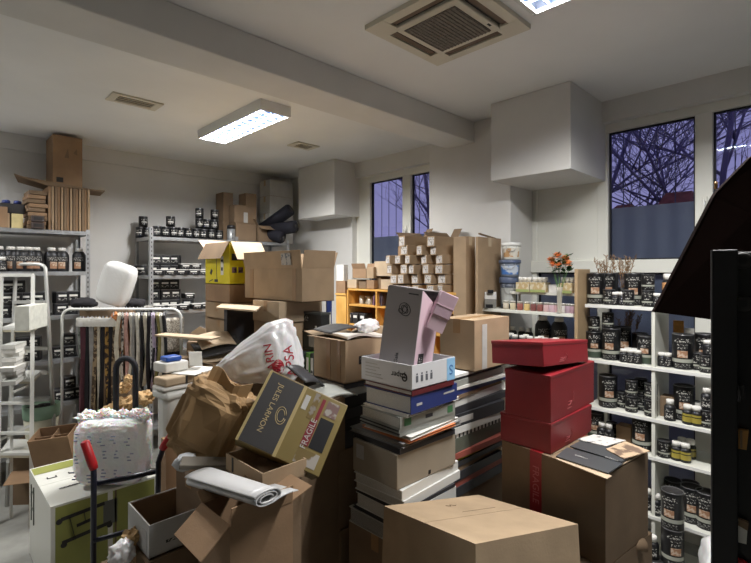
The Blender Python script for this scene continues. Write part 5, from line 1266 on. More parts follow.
for a, b2, w in (((.10, .08), (.10, .34), .012), ((.20, .07), (.20, .34), .012), ((.10, .12), (.20, .12), .012), ((.10, .24), (.20, .24), .012)): q.bar((e2, wy / 2 - a[0], zT - a[1]), (e2, wy / 2 - b2[0], zT - b2[1]), .0012, w, MATS['grey_print'], up=(1, 0, 0))
q.build('printed_side_trolley', o)
q = MB(); q.box((-wx * .26, wy * .38, zT + .0012), (wx * .46, wy * .18, .001), LIME); q.build('lime_top_band', o)
q = MB()
for k in range(2): q.box((-wx * .36 + .13 * k, wy * .12, zT + .0012), (.06, .012, .001), DARK); q.box((-wx * .36 + .13 * k - .026, wy * .12 + .015, zT + .0012), (.008, .03, .001), DARK); q.box((-wx * .36 + .13 * k + .026, wy * .12 + .015, zT + .0012), (.008, .03, .001), DARK)
q.box((-wx * .26, -wy * .18, zT + .0012), (.13, .022, .001), MARK); q.build('print_pattern', o)
# bag of bubble film on it
BUB = SMOKE
c1 = P(114, 480, 3.24); zt = zT + .003; hB = Z(411, 3.2) - zt
def sq(q):
    f = lambda v, p: math.copysign(abs(v) ** p, v)
    return Vector((f(q.x, .45), f(q.y, .6), f(q.z, .4)))
b = lump('x', None, .24, .14, hB / 2 - .025, 5, .07, 2.2, mat('bubble_film', (244, 245, 247), rough=.22, bump=.7, bscale=45, sub=.5), True, 5, .10, sq)
r = b.build('bubble_film_bag', None, (c1.x, c1.y, zt + hB / 2 - .02), (0, 0, -.72)); tag(r, 'bag of clear bubble film standing on the white and lime carton', 'plastic bag')
q = MB(); BP = mat('blue_print_marks', (150, 156, 182), rough=.6)
rr = random.Random(3)
for i in range(5):
    for j in range(3):
        x, z = -.17 + i * .085 + rr.uniform(-.01, .01), -.12 + j * .12 + rr.uniform(-.02, .02)
        for k in range(3): q.box((x + rr.uniform(-.015, .015), -.159 - .002, z + (k - 1) * .022), (rr.uniform(.012, .03), .004, .008), BP)
q.build('print_pattern', r)
for i in range(4):
    b = lump('x', None, .075, .06, .05, 20 + i, .3, 2.4, MATS['bubble_film'], False, 4, .5); b.build('gathered_top', r, (-.17 + .115 * i, 0, hB / 2 - .035 + .012 * (i % 2)))
# hand truck
r = thing('hand_truck', 'dark navy hand truck with red grips before the lime carton', 'hand truck', (0, 0, 0)); dH, dH2 = 2.1, 2.24
G0, G1, H0, H1 = P(84.5, 441, dH), P(93.5, 467, dH + .01), P(176, 429, dH2), P(163.5, 447, dH2 + .01)
g0, g1 = fl(92.5, dH + .10), fl(155, dH2 + .10)
for top, mid, bot, s in ((G0, G1, g0, -1), (H0, H1, g1, 1)):
    b = MB(); kn = P(93.8, 478, dH) if s < 0 else P(158.5, 462, dH2); v = (mid - top).normalized()
    b.tube([mid - v * .02, mid, mid.lerp(kn, .6), kn, kn.lerp(bot, .06), bot + Vector((0, 0, .05))], .0125, NAVY, 10); b.build('side_rail', r)
    b = MB(); b.tube([top, top + v * .005, top.lerp(mid, .9), mid + v * .01], [.012, .019, .020, .017], REDP, 12); b.build('grip', r, None).__setitem__('label', 'red rubber grip')
for ya, yb2, w in ((484, 471, .026), (541, 522, .022), (640, 610, .022)):
    pa, pb = P(93, ya, dH + .02), P(158, yb2, dH2 + .02); b = MB(); b.tube([pa, (pa + pb) / 2 + fw * .02 - Vector((0, 0, .01)), pb], w / 2, NAVY, 8); b.build('cross_bar', r)
m = (g0 + g1) / 2; v = (g1 - g0).normalized(); nrm = Vector((v.y, -v.x, 0))
b = MB(); b.bar(m + fw * .1 + Vector((0, 0, .012)) - v * .16, m + fw * .1 + Vector((0, 0, .012)) + v * .16, .22, .008, NAVY); b.build('toe_plate', r)
for s in (-1, 1):
    b = MB(); cw = m + v * .19 * s - fw * .05 + Vector((0, 0, .10)); b.tube([cw - v * .02, cw + v * .02], .10, BLACKP, 20); b.build('wheel', r)
# black foam loop handle of a cart
dK = 3.72; r = thing('luggage_cart', 'black foam loop handle of a cart before the fabric samples', 'cart', (0, 0, 0))
pts = [fl(115.5, dK) + Vector((0, 0, .15)), P(116, 400, dK)]
cK = P(125.8, 369, dK); hw = (P(135.5, 369, dK) - cK)
for k in range(0, 11):
    a = PI * k / 10; pts.append(cK - hw * math.cos(a) + Vector((0, 0, .085 * math.sin(a))))
pts += [P(135.5, 400, dK), fl(135.5, dK) + Vector((0, 0, .15))]
b = MB(); b.tube(pts, .0225, mat('black_foam', (22, 22, 28), rough=.8), 12); b.build('loop_handle', r)
b = MB(); b.bar(fl(113, dK) + Vector((0, 0, .13)), fl(138, dK) + Vector((0, 0, .13)), .12, .02, NAVY); b.build('base_plate', r)
for px in (114, 137):
    b = MB(); q = fl(px, dK) + Vector((0, 0, .06)); b.tube([q - rt * .015, q + rt * .015], .06, BLACKP, 16); b.build('wheel', r)
# crumpled kraft filler in a carton behind the bubble bag
KP = mat('crumpled_kraft', (196, 162, 116), rough=.85, var=.05)
cq = P(122, 420, 3.95); carton('carton of crumpled kraft paper behind the bubble bag', cq.xy, 0, .34, .24, Z(416, 3.95), yaw=-.75, m=CARD_W, closed=False, tape=None)
for i, (px, py, s, lab) in enumerate(((109, 410, .055, 'crumpled kraft paper ball left of the black loop'), (118, 405, .06, 'crumpled kraft paper ball low inside the black loop'), (127, 404, .07, 'crumpled kraft paper ball under the black loop centre'), (123, 388, .055, 'topmost crumpled kraft paper ball in the black loop'), (129, 379, .04, 'small crumpled kraft paper wisp high in the loop'), (144, 398, .075, 'crumpled kraft paper ball right of the black loop'))):
    q = P(px, py, 3.9); b = lump('x', None, s, s, s * .9, i + 2, .35, 2.0, KP, False, 3, .7); tag(b.build('crumpled_paper', None, q), lab, 'crumpled paper')
# ------------------------------------------------------------------ garment rail with fabric samples
dG = 4.25; zG = Z(309, dG); r = thing('garment_rail', 'white tubular garment rail hung with fabric samples', 'garment rail', (0, 0, 0))
a, c = P(62, 309, dG), P(181, 309, dG); u = (c - a).normalized(); rc = .085
pts = [Vector((a.x, a.y, .06)), a - Vector((0, 0, rc))] + [a + u * rc * (1 - math.cos(PI / 2 * k / 6)) - Vector((0, 0, rc * (1 - math.sin(PI / 2 * k / 6)))) for k in range(1, 7)]
pts += [c - u * rc * (1 - math.sin(PI / 2 * k / 6)) - Vector((0, 0, rc * (1 - math.cos(PI / 2 * k / 6)))) for k in range(0, 6)] + [c - Vector((0, 0, rc)), Vector((c.x, c.y, .06))]
b = MB(); b.tube(pts, .0115, WHITE, 10); b.build('hoop', r)
for q in (a, c):
    b = MB(); f0 = Vector((q.x, q.y, .045)); b.tube([f0 - fw * .2, f0 + fw * .2], .012, WHITE, 8); b.build('foot', r)
b = MB(); b.tube([Vector((a.x, a.y, .3)), Vector((c.x, c.y, .3))], .009, WHITE, 8); b.build('low_bar', r)
def cloth(nm, col, col2=None, sc=20): return mat(nm, col, rough=.9, var=0.08 if col2 is None else 0, scale=sc, c2=col2, thr=.5)
def sample(px, ybot, th, col, label, header=False, w=.30, top=318, skew=0.0, sway=0.0, bend=0.0):
    base = P(px, 309, dG); rd = ray(px); rd = Vector((rd.x, rd.y, 0)).normalized(); ang = math.atan2(rd.y, rd.x)
    o = thing('fabric_sample', label, 'fabric sample', (base.x, base.y, zG), ang + sway, 'fabric samples hanging on the garment rail')
    z0, z1 = Z(ybot, dG) - zG, Z(top, dG) - zG
    b = MB(); ph = px * .7
    def f(u, v):
        zz = z1 + (z0 - z1) * v; return Vector((-w / 2 + w * u, skew * v + bend * math.sin(PI * v) + .006 * math.sin(9 * u + 5 * v + ph), zz))
    b.sheet(f, 6, 10, th, col); b.build('fabric', o)
    hm = MB(); hm.tube([(0, 0, -.012), (0, .0, .012), (.012, 0, .02), (.02, 0, .006)], .002, STEEL, 5); hm.bar((-w / 2, 0, z1), (w / 2, 0, z1), .008, .012, STEEL); hm.build('hanger', o)
    if header:
        q = MB(); q.box((-w / 2 - .002, .0, z1 - .025), (.012, th * 1.5 + .012, .075), PAPER); q.build('header_card', o)
    return o
C = {'sage': cloth('cloth_sage', (150, 156, 148), (96, 110, 100), 26), 'plum': cloth('cloth_plum', (84, 46, 54)), 'grey': cloth('cloth_grey', (150, 148, 146)), 'taupe': cloth('cloth_taupe', (160, 140, 112), (84, 68, 54), 30), 'cream': cloth('cloth_cream', (200, 192, 174)),
     'black': cloth('cloth_black', (34, 32, 36)), 'gold': cloth('cloth_gold', (176, 138, 72), (64, 50, 42), 26), 'ivory': cloth('cloth_ivory', (208, 204, 192)), 'rust': cloth('cloth_rust', (186, 122, 70), (156, 94, 56), 20), 'check': cloth('cloth_check', (206, 202, 192), (70, 66, 64), 45),
     'lilac': cloth('cloth_lilac', (168, 154, 176)), 'olive': cloth('cloth_olive', (140, 132, 84)), 'pinkb': cloth('cloth_pink', (190, 150, 140)), 'net': mat('net_white', (200, 192, 178), rough=.9, c2=(150, 142, 130), thr=.5, scale=70)}
long_ = [(80.5, 'sage', 356, .035), (83.5, 'plum', 440, .04), (88, 'black', 436, .03), (92, 'grey', 440, .035), (96, 'taupe', 428, .03), (99.5, 'cream', 432, .022), (103, 'black', 430, .03), (107, 'gold', 420, .028), (111, 'black', 424, .03), (115, 'taupe', 410, .025)]
names = {'sage': 'sage', 'plum': 'plum', 'grey': 'grey', 'taupe': 'taupe', 'cream': 'cream', 'black': 'black', 'gold': 'gold patterned', 'ivory': 'ivory', 'rust': 'rust', 'check': 'black and white checked', 'lilac': 'lilac', 'olive': 'olive', 'pinkb': 'dull pink', 'net': 'white net'}
for px, k, yb_, th in long_:
    o = sample(px, yb_, th, C[k], None, header=True, skew=R.uniform(-.02, .03)); pend(o, f'long {names[k]} fabric sample', "under the rail's white header cards", px)
short = [(113.5, 'rust', 352, .045, -.07), (120, 'cream', 376, .03, -.03), (122.5, 'check', 378, .016, .0), (126.5, 'pinkb', 380, .026, .0), (130, 'ivory', 384, .022, .01), (133.5, 'grey', 378, .022, .0), (137.5, 'ivory', 388, .026, .0), (142, 'black', 386, .02, .0), (145, 'cream', 382, .026, .012), (149, 'black', 392, .026, -.01), (153, 'lilac', 384, .026, .012), (157, 'olive', 380, .022, .016), (160.5, 'ivory', 378, .026, .022), (164, 'black', 388, .024, .01)]
for px, k, yb_, th, bend in short:
    o = sample(px, yb_, th, C[k], None, w=.34, top=314, bend=-bend * 1.6 if px > 118 else bend, skew=bend); pend(o, f'short {names[k]} fabric sample', 'in the middle of the garment rail', px)
o = sample(171, 352, .012, C['net'], None, header=True, w=.26, sway=-.9); o['label'] = 'white net fabric sample under a card at the rail end'
o = sample(168, 378, .012, C['black'], None, w=.34, sway=-.8, top=345); o['label'] = 'black cloth hanging low at the right end of the garment rail'
# white foam pillow leaning above the rail
q = P(117, 284, 4.45); b = lump('x', None, .15, .09, .205, 9, .06, 1.6, mat('white_wrap_foil', (214, 214, 212), rough=.35, bump=.35, bscale=22), True, 4, .06, sq)
o = b.build('wrapped_pillow', None, q); Mx = Matrix((rt, fw, Vector((0, 0, 1)))).transposed() @ Matrix.Rotation(.32, 3, 'Y'); o.rotation_euler = Mx.to_euler(); tag(o, 'white plastic-wrapped pillow leaning above the garment rail', 'pillow')
for i, (px, py, lab) in enumerate(((84, 303, 'dark folded cloth bundle behind the rail left of the pillow'), (134, 304, 'dark folded cloth bundle behind the rail right of the pillow'))):
    q = P(px, py, 4.75); b = lump('x', None, .12, .1, .06, i + 12, .25, 2, C['black'], True, 3, .2); tag(b.build('cloth_bundle', None, q), lab, 'cloth bundle')
o = carton('tall dark carton behind the garment rail under the cloth bundles', (P(108, 300, 4.95).x, P(108, 300, 4.95).y), 0, .5, .16, Z(310, 4.8), yaw=-.75, m=CARD_D)
# ================================================================== FRONT LEFT PILE
from mathutils.bvhtree import BVHTree
def decal(target, parent, s, size, m, c, xdir, ydir, name='lettering', poly=None, off=.0015):
    """lettering that follows a curved surface: flat letters pressed on it from the front"""
    t = text(parent, s, size, (0, 0, 0), (1, 0, 0), (0, 1, 0), m, name) if poly is None else None
    if t is None:
        b = MB(); b.face(poly, m); t = b.build(name, parent, fix=False)
    bm = bmesh.new(); bm.from_mesh(t.data); 
    bmesh.ops.triangulate(bm, faces=bm.faces[:]); bmesh.ops.subdivide_edges(bm, edges=[e for e in bm.edges if e.calc_length() > .008], cuts=2)
    bpy.context.view_layer.update(); tb = bmesh.new(); tb.from_mesh(target.data); tb.transform(target.matrix_world); tree_ = BVHTree.FromBMesh(tb)
    xdir, ydir = Vector(xdir).normalized(), Vector(ydir).normalized(); inv = parent.matrix_world.inverted(); cam_ = Vector((0, 0, H))
    for v in bm.verts:
        w = Vector(c) + xdir * v.co.x + ydir * v.co.y; d = (w - cam_).normalized(); hit = tree_.ray_cast(cam_, d)
        w = hit[0] - d * (off + (.0008 if v.co.z > 0 else 0)) if hit[0] is not None else w
        v.co = inv @ w
    bm.to_mesh(t.data); bm.free(); tb.free(); t.matrix_local = Matrix.Identity(4); return t
# white bin with cardboard strips and papers on it
dW = 2.72; c, wx, wy = pbox(151, 166, 222, dW, .12); zw = Z(393, dW)
r = thing('white_bin', 'white smooth plastic bin with cardboard strips lying on it', 'bin', (c.x, c.y, 0), .12); b = MB(); b.box((0, 0, zw / 2), (wx - .03, wy - .03, zw - .002), mat('white_bin_plastic', (210, 210, 204), rough=.4), bev=.05); b.build('body', r)
b = MB(); b.box((0, 0, zw - .03), (wx, wy, .05), MATS['white_bin_plastic'], bev=.02); b.build('lid', r)
zz = zw + .001
for i, (lab, m, k, yw) in enumerate((('white packing board lying on the white bin', PAPER, 1.0, .12), ('tan cardboard strip with rounded corner on the white bin', CARD_L, .96, .16))):
    b = MB(); th = (.026, .05)[i]; b.box((0, 0, th / 2), (wx * k, wy * k * .8, th), m, bev=.012)
    if i: 
        for u in (-.12, .06): b.box((u * wx, -wy * k * .4 - .001, th / 2), (.012, .004, th * .96), DARK)
    tag(b.build('cardboard_strip', None, (c.x - .01, c.y - .012, zz), (0, 0, yw)), lab, 'cardboard strip'); zz += th + .001
b = MB(); b.box((0, 0, .002), (.24, .17, .004), PAPER); tag(b.build('paper_sheet', None, (c.x + .05, c.y - .0, zz), (0, 0, .5)), 'white paper sheet lying on top of the tan cardboard strip', 'paper')
q = P(171, 378, 2.95); b = MB(); b.box((0, 0, .03), (.16, .14, .06), PAPER, bev=.01); o = tag(b.build('white_tub', None, (q.x, q.y, zz + .005), (0, 0, .2)), 'low white tub under the blue box on the bin', 'tub')
b = MB(); b.box((0, 0, .016), (.10, .09, .03), mat('blue_lid', (40, 84, 170), rough=.4), bev=.008); tag(b.build('blue_box', None, (q.x, q.y, zz + .066), (0, 0, .1)), 'small bright blue box on the white tub', 'box')
# heap of cardboard sheets behind the bin
dS = 3.25; cs, wx, wy = pbox(180, 188, 236, dS, .3); zs0 = Z(383, dS)
carton('brown carton carrying the heap of cardboard sheets', cs, 0, wx, wy, zs0 - .007, yaw=.3, m=CARD_D)
zz = zs0
rr = random.Random(8)
for i, (lab, w, l, m, ax, az, dx) in enumerate((('lowest brown sheet in the cardboard heap behind the bin', .36, .26, CARD_W, .02, .3, 0), ('cream card lying low in the cardboard heap', .22, .2, CARD_L, .03, .7, -.08), ('dark brown sheet in the cardboard heap behind the bin', .36, .25, CARD_D, .06, .1, .02), ('curled tan sheet in the cardboard heap', .3, .22, CARD, .10, .5, .0),
     ('pale torn sheet in the cardboard heap', .3, .2, CARD_L, .14, .2, .04), ('black sheet near the top of the cardboard heap', .34, .22, DARK, .16, -.1, .07), ('topmost cream sheet in the cardboard heap', .26, .16, CARD_L, .2, .0, .05))):
    b = MB(); b.sheet(lambda u, v: Vector(((u - .5) * w, (v - .5) * l, .03 * math.sin(2.5 * u + i) * (1 if i else .2) + .02 * v * i * .4)), 8, 5, .006, m)
    zz += .034 if i else .03
    tag(b.build('cardboard_sheet', None, (cs.x + dx - .02, cs.y - dx * .5, zz), (ax, ax * .4, az)), lab, 'cardboard sheet')
q = P(196, 357, 3.05); b = MB(); b.box((0, 0, .05), (.08, .006, .10), PAPER); tag(b.build('white_card', None, (q.x, q.y, Z(366, 3.05)), (.25, 0, -.6)), 'small white card standing in the cardboard heap', 'card')
q = P(197, 333, 3.5); b = MB(); b.prism([(-.07, 0, 0), (.07, 0, 0), (.065, 0, .09), (.02, 0, .11), (-.05, 0, .06)], (0, .006, 0), CARD_L); tag(b.build('cardboard_offcut', None, (q.x, q.y, Z(341, 3.5)), (0, 0, -.7)), 'pale cardboard offcut standing before the carton stack', 'cardboard offcut')
p0, p1 = P(160, 334.5, 3.45), P(216, 338.5, 3.35); b = MB(); b.bar(p0, p1, .12, .012, CARD_L); tag(b.build('cardboard_strip'), 'long pale cardboard strip reaching from the rail to the carton stack', 'cardboard strip')
carton('plain carton under the long cardboard strip', P(205, 350, 3.72).xy, 0, .22, .2, Z(343, 3.6), yaw=-.7, m=CARD_D)
# white plastic bag with red print
dP = 2.55; cc = P(257, 359, dP); ux = (rt * .97 + Vector((0, 0, .22))).normalized(); nz = -fw; uy = nz.cross(ux).normalized()
def bagsq(q):
    f = lambda v, p: math.copysign(abs(v) ** p, v)
    x, y, z = f(q.x, .7), f(q.y, .6), q.z
    y = y * (.62 + .42 * x) if True else y
    return Vector((x, y + .1 * x, z))
b = lump('x', None, .245, .215, .12, 4, .07, 2.0, mat('white_carrier_bag', (224, 224, 226), rough=.28, bump=.3, bscale=16, sub=.12), True, 5, .13, bagsq)
r = b.build('carrier_bag'); r.matrix_world = Matrix.Translation(cc) @ Matrix((ux, uy, nz)).transposed().to_4x4(); tag(r, 'white crumpled plastic carrier bag with red lettering', 'carrier bag')
RP = mat('red_print', (176, 44, 60), rough=.5)
va = (P(297, 378, dP) - P(291, 347, dP)).normalized(); vb = fw.cross(va).normalized()
decal(r, r, 'APSA', .075, RP, P(290.5, 361, dP), -va, vb if vb.dot(rt) < 0 else -vb)
decal(r, r, 'ARIN', .065, RP, P(270, 357, dP), -va, vb if vb.dot(rt) < 0 else -vb)
cen = P(278.5, 367, dP); b_ = [(.032 * math.cos(2 * PI * k / 20), .042 * math.sin(2 * PI * k / 20), 0) for k in range(20)]
decal(r, r, '', 0, RP, cen, rt, (0, 0, 1), name='printed_drop', poly=b_)
# brown crumpled paper bag
dQ = 2.2; cc = P(213, 419, dQ)
b = lump('x', None, .165, .13, .185, 6, .22, 1.5, mat('brown_bag_paper', (172, 140, 100), rough=.8, var=.04), False, 4, .42, sq)
r = b.build('paper_bag', None, cc); Mx = Matrix((rt, fw, Vector((0, 0, 1)))).transposed() @ Matrix.Rotation(.42, 3, 'Y'); r.rotation_euler = Mx.to_euler(); tag(r, 'brown crumpled paper bag leaning on the pile by the hand truck', 'paper bag')
b = MB(); b.sheet(lambda u, v: Vector((-.09 + .2 * u, -.05 + .02 * math.sin(7 * u), .13 + .10 * v + .02 * math.sin(6 * u + 1))), 9, 5, .003, MATS['brown_bag_paper'], smooth=False); b.build('open_rim', r)
b = MB(); b.sheet(lambda u, v: Vector((-.10 + .2 * u, .05 + .02 * math.sin(6 * u), .12 + .08 * v + .02 * math.sin(5 * u + 2))), 9, 5, .003, MATS['brown_bag_paper'], smooth=False); b.build('open_rim', r)
# tan carton upright behind the hand truck grip, wrap and envelope on it
c, wx, wy = pbox(161, 166, 206, 2.36, .0); o = carton('tan carton standing upright behind the right red grip', c, 0, wx, wy, Z(441, 2.36) - .006, m=CARD_W)
dN = Z(441, 2.36)
q = P(186, 462, 2.06); b = lump('x', None, .055, .035, .04, 8, .2, 2, SMOKE, True, 3, .2); tag(b.build('bubble_pouch', None, q), 'small clear bubble pouch beside the folded grey film', 'bubble pouch')
q0 = P(205, 463, 2.02); b = MB(); b.box((0, 0, 0), (.20, .10, .02), mat('dim_envelope', (128, 122, 112), rough=.6), bev=.004); tag(b.build('padded_envelope', None, q0, (0, .12, -.5)), 'dim padded envelope under the brown paper bag', 'envelope')
carton('dark carton under the brown paper bag', P(214, 470, 2.22).xy, 0, .26, .22, Z(458, 2.22) - .02, yaw=.1, m=CARD_D)
# low notched tray carrying the black and gold box
dV = 1.74; c, wx, wy = pbox(226, 262.5, 306.5, dV, .02); z0, z1 = Z(492, dV), Z(474, dV)
o = carton('low open cardboard tray under the black and gold box', c, z0, wx, wy, z1 - z0, yaw=.02, m=CARD, closed=False, tape=None, cat='tray', name='cardboard_tray')
q = MB(); q.box((-wx / 2 - .001, wy * .3, (z1 - z0) * .55), (.0014, .012, (z1 - z0) * .85), DARK); q.build('slot', o)
carton('dark carton carrying the low cardboard tray', c, 0, wx - .03, wy - .03, z0 - .008, yaw=.02, m=CARD_D, tape=None)
# black and gold box leaning in it
TL, TR, BL = P(271, 370, 2.02), P(348, 406, 2.04), P(237, 440, 1.86)
u = TR - TL; v = BL - TL; wu = u.length; u.normalize(); v = v - u * v.dot(u); wv = v.length; v.normalize(); n = u.cross(v)
if n.dot(-fw) < 0: n = -n
dep = .17; r = thing('wine_carton', 'black and gold printed carton lying tilted on the pile', 'box', (0, 0, 0))
Mx = Matrix((u, -v, n)).transposed().to_4x4(); Mx.translation = TL; r.matrix_world = Mx   # local: x along top, y up, z towards the room
GOLD = mat('gold_card', (122, 106, 62), rough=.45, var=.05, scale=4); GOLDL = mat('pale_gold_edge', (168, 150, 104), rough=.45); INK = mat('black_box_print', (58, 56, 56), rough=.5); MET = mat('gold_lettering', (178, 160, 118), rough=.4)
b = MB(); b.box((wu / 2, -wv / 2, -dep / 2), (wu, wv, dep), GOLD, bev=.003); b.build('body', r)
def pr(x0, x1, y0, y1, m, nm, e=.0009): 
    q = MB(); q.box(((x0 + x1) / 2 * wu, -(y0 + y1) / 2 * wv, e), ((x1 - x0) * wu, (y1 - y0) * wv, .001), m); q.build(nm, r)
pr(.03, .435, .015, .985, INK, 'black_panel'); pr(.0, .03, .0, 1, GOLDL, 'gold_edge'); pr(.435, .475, .0, 1, GOLDL, 'gold_edge')
pr(.50, .56, .10, .30, PAPER2, 'white_label'); pr(.70, .74, .06, .40, mat('dark_red_tape', (120, 36, 46), rough=.45), 'red_tape'); pr(.66, .75, .40, .72, MATS['dark_red_tape'], 'red_tape', .0012)
pr(.76, .93, .30, .72, BLACKP, 'black_window'); pr(.77, .92, .05, .26, mat('smudged_print', (150, 144, 136), rough=.6, c2=(110, 84, 80), thr=.5, scale=20), 'printed_picture'); pr(.66, .92, .76, .95, mat('pale_splash', (160, 154, 146), rough=.6, c2=(110, 92, 50), thr=.5, scale=14), 'printed_splash')
pr(.60, .67, .02, .38, mat('dim_print', (130, 122, 112), rough=.6, c2=(108, 88, 44), thr=.5, scale=22), 'printed_mark')
text(r, 'JULES LARMON', .031, (wu * .19, -wv * .46, .0016), (0, -1, 0), (1, 0, 0), MET)
text(r, 'FRAGILE', .034, (wu * .705, -wv * .56, .0022), (0, 1, 0), (-1, 0, 0), PAPER2)
q = MB()
for (ra, rb, a0) in ((.034, .022, .5), (.024, .016, .5)):
    q.tube([(wu * .335 + ra * math.cos(t) * .6 - rb * math.sin(t) * .5, -wv * .50 + ra * math.sin(t) + rb * math.cos(t) * .4, .0018) for t in [2 * PI * k / 26 * .93 for k in range(27)]], .0016, MET, 5)
q.build('emblem', r)
q = MB(); q.box((wu / 2, .0012, -dep / 2), (wu * .99, .0015, dep * .98), CARD_L); q.build('top_edge', r)
# dark bits between that box and the open kraft carton
for i, (px, py, d, sx, sy, rzz, m, lab) in enumerate(((306, 377, 2.3, .20, .14, .4, CHC, 'black folder sticking up behind the black and gold box'), (330, 393, 2.32, .24, .16, .1, GRC, 'grey plastic folder behind the black and gold box'))):
    q = P(px, py, d); b = MB(); b.sheet(lambda u, v: Vector(((u - .5) * sx, (v - .5) * sy, .02 * math.sin(3 * u))), 6, 4, .006, m); tag(b.build('folder', None, q, (.5 if i == 0 else .15, .35 if i == 0 else .1, rzz)), lab, 'folder')
cc_, w_, h_ = pbox(288, 300, 345, 2.28, 0); carton('dark carton in the gap carrying the grey folder', cc_, 0, w_, h_, Z(402, 2.3) - .03, m=CARD_D, tape=None)
# rolled grey film
A0_, A1_ = P(268, 498, 1.52), P(200, 477, 1.83); ax = (A1_ - A0_); La = ax.length; ax.normalize(); wdir = ax.cross(Vector((0, 0, 1))).normalized(); up_ = wdir.cross(ax)
if wdir.dot(rt) < 0: wdir = -wdir
r = thing('film_roll', 'folded roll of pale grey film lying on the open carton rim', 'film roll', A0_); GF = mat('pale_grey_film', (196, 196, 196), rough=.4, var=.02)
def spir(uu, vv):
    t = 2 * PI * 2.4 * uu; k = .35 + .65 * uu; a, b2 = .058 * k, .024 * k
    p = wdir * (a * math.copysign(abs(math.cos(t)) ** .8, math.cos(t))) + up_ * (b2 * math.sin(t)); flare = 1 + .25 * vv
    return ax * (La * vv) + p * flare
b = MB(); b.sheet(spir, 90, 10, .0035, GF); b.build('roll', r)
b = MB(); b.sheet(lambda uu, vv: wdir * (.03 + .10 * uu) + ax * (La * .30 * vv + .01) - up_ * (.022 - .006 * math.sin(3 * uu)), 8, 6, .003, GF); b.build('loose_end', r)
# open carton in front, flaps out
dO = 1.5; c, wx, wy = pbox(201, 230, 293, dO, 0); zr = Z(527, dO)
o = carton('open brown carton with bent flaps at the bottom front', c, zr - .36, wx, wy, .36, m=CARD_W, closed=False, flaps=(('-x', -38, .12), ('-y', 86, .06), ('+x', 16, .09), ('+y', 30, .05)), tape=None)
carton('support carton under the open front carton', c, 0, wx - .02, wy - .02, zr - .368, m=CARD_D, tape=None)
# white carton lying open
dX = 1.93; c, wx, wy = pbox(128, 149, 206, dX, 0); zr = Z(526, dX); zb_ = Z(560, dX)
o = carton('open white carton with brown inside, front left of the pile', c, zb_, wx, wy, zr - zb_, m=mat('greyish_white_card', (186, 186, 184), rough=.6, var=.03), closed=False, tape=None, inside=CARD_D)
for (cx_, cy_, sx_, sy_) in ((wx / 2 - .0075, 0, .004, wy - .02), (0, wy / 2 - .0075, wx - .02, .004), (-wx / 2 + .0075, 0, .004, wy - .02), (0, -wy / 2 + .0075, wx - .02, .004)):
    q = MB(); q.box((cx_, cy_, (zr - zb_) / 2 + .002), (sx_, sy_, zr - zb_ - .012), CARD_D); q.build('inner_side', o)
q = MB(); q.box((-wx * .1, -wy / 2 - .0008, (zr - zb_) * .35), (.06, .001, .012), MARK); q.build('print_line', o)
q = MB(); q.box((-wx / 2 - .0010, -wy * .3, (zr - zb_) * .4), (.0014, .06, (zr - zb_) * .7), mat('shiny_tape', (200, 200, 200), rough=.15)); q.build('tape', o)
carton('brown carton under the open white carton', c, 0, wx + .03, wy + .03, zb_ - .008, m=CARD_D)
q = P(122, 553, 1.95); b = lump('x', None, .05, .05, .055, 12, .25, 2, WPL, True, 4, .3); tag(b.build('crumpled_foil', None, q), 'crumpled white foil by the hand truck foot', 'crumpled foil')
q = P(131, 538, 2.02); b = lump('x', None, .04, .04, .04, 14, .3, 2, KP, False, 3, .6); tag(b.build('crumpled_paper', None, q), 'crumpled kraft paper beside the open white carton', 'crumpled paper')
carton('low carton under the crumpled foil', P(126, 580, 2.02).xy, 0, .16, .14, Z(566, 1.98) - .01, m=CARD_D, tape=None)
# ================================================================== RIGHT EDGE
r = thing('hook_board', 'tall black panel with hooks at the right edge', 'board', P(712, 271, 1.12).xy.to_3d(), 0); zt = Z(250, 1.12)
ang = math.atan2(rt.y, rt.x) - .60; r.rotation_euler = (0, 0, ang)
BP_ = mat('black_panel_paint', (24, 24, 26), rough=.45, var=.1)
b = MB(); b.box((.025, .02, zt / 2), (.05, .04, zt), BP_, bev=.003); b.build('post', r); b = MB(); b.box((.25, .035, zt / 2 + .0), (.42, .02, zt - .01), BP_, bev=.003); b.build('board', r)
b = MB(); b.box((.0, .02, zt / 2), (.003, .042, zt), mat('dull_metal_edge', (86, 86, 88), rough=.4, metal=.5)); b.build('metal_edge', r)
def pz(py): return Z(py, 1.13)
for py in (261, 303):
    b = MB(); b.lathe([(.02, 0, DARK), (.018, .006, DARK), (.008, .008, BP_)], 20, T=Matrix.Rotation(PI / 2, 3, 'X')); b.build('round_stud', r, (.060, .024, pz(py)))
b = MB(); b.box((0, -.008, 0), (.022, .02, .03), DARK, bev=.004); b.tube([(0, -.015, .01), (0, -.03, -.005), (0, -.025, -.02), (0, -.01, -.02)], .004, DARK, 6); b.build('black_hook', r, (.052, .022, pz(388)))
BRS = mat('brass', (186, 140, 82), rough=.35, metal=.5)
b = MB(); b.prism([(-.014, 0, .022), (.016, 0, .022), (.012, 0, -.024), (-.010, 0, -.024)], (0, -.012, 0), BRS); b.box((.002, -.014, 0), (.004, .006, .04), CARD_D); b.build('brass_clip', r, (.054, .022, pz(434)))
b = MB(); b.prism([(-.012, 0, .02), (.014, 0, .012), (.012, 0, -.026), (-.008, 0, -.026)], (0, -.008, 0), PAPER); b.prism([(-.016, 0, .034), (.016, 0, .026), (.014, 0, .008), (-.010, 0, .018)], (0, -.012, 0), CARD_D); b.build('white_tag', r, (.054, .022, pz(525)))
b = MB(); b.lathe([(.016, 0, REDP), (.018, .01, REDP), (.01, .018, REDP)], 18, T=Matrix.Rotation(PI / 2, 3, 'X')); b.build('red_knob', r, (.056, .024, pz(559)))
r['label'] = 'tall black panel with hooks, tag and red knob at the right edge'
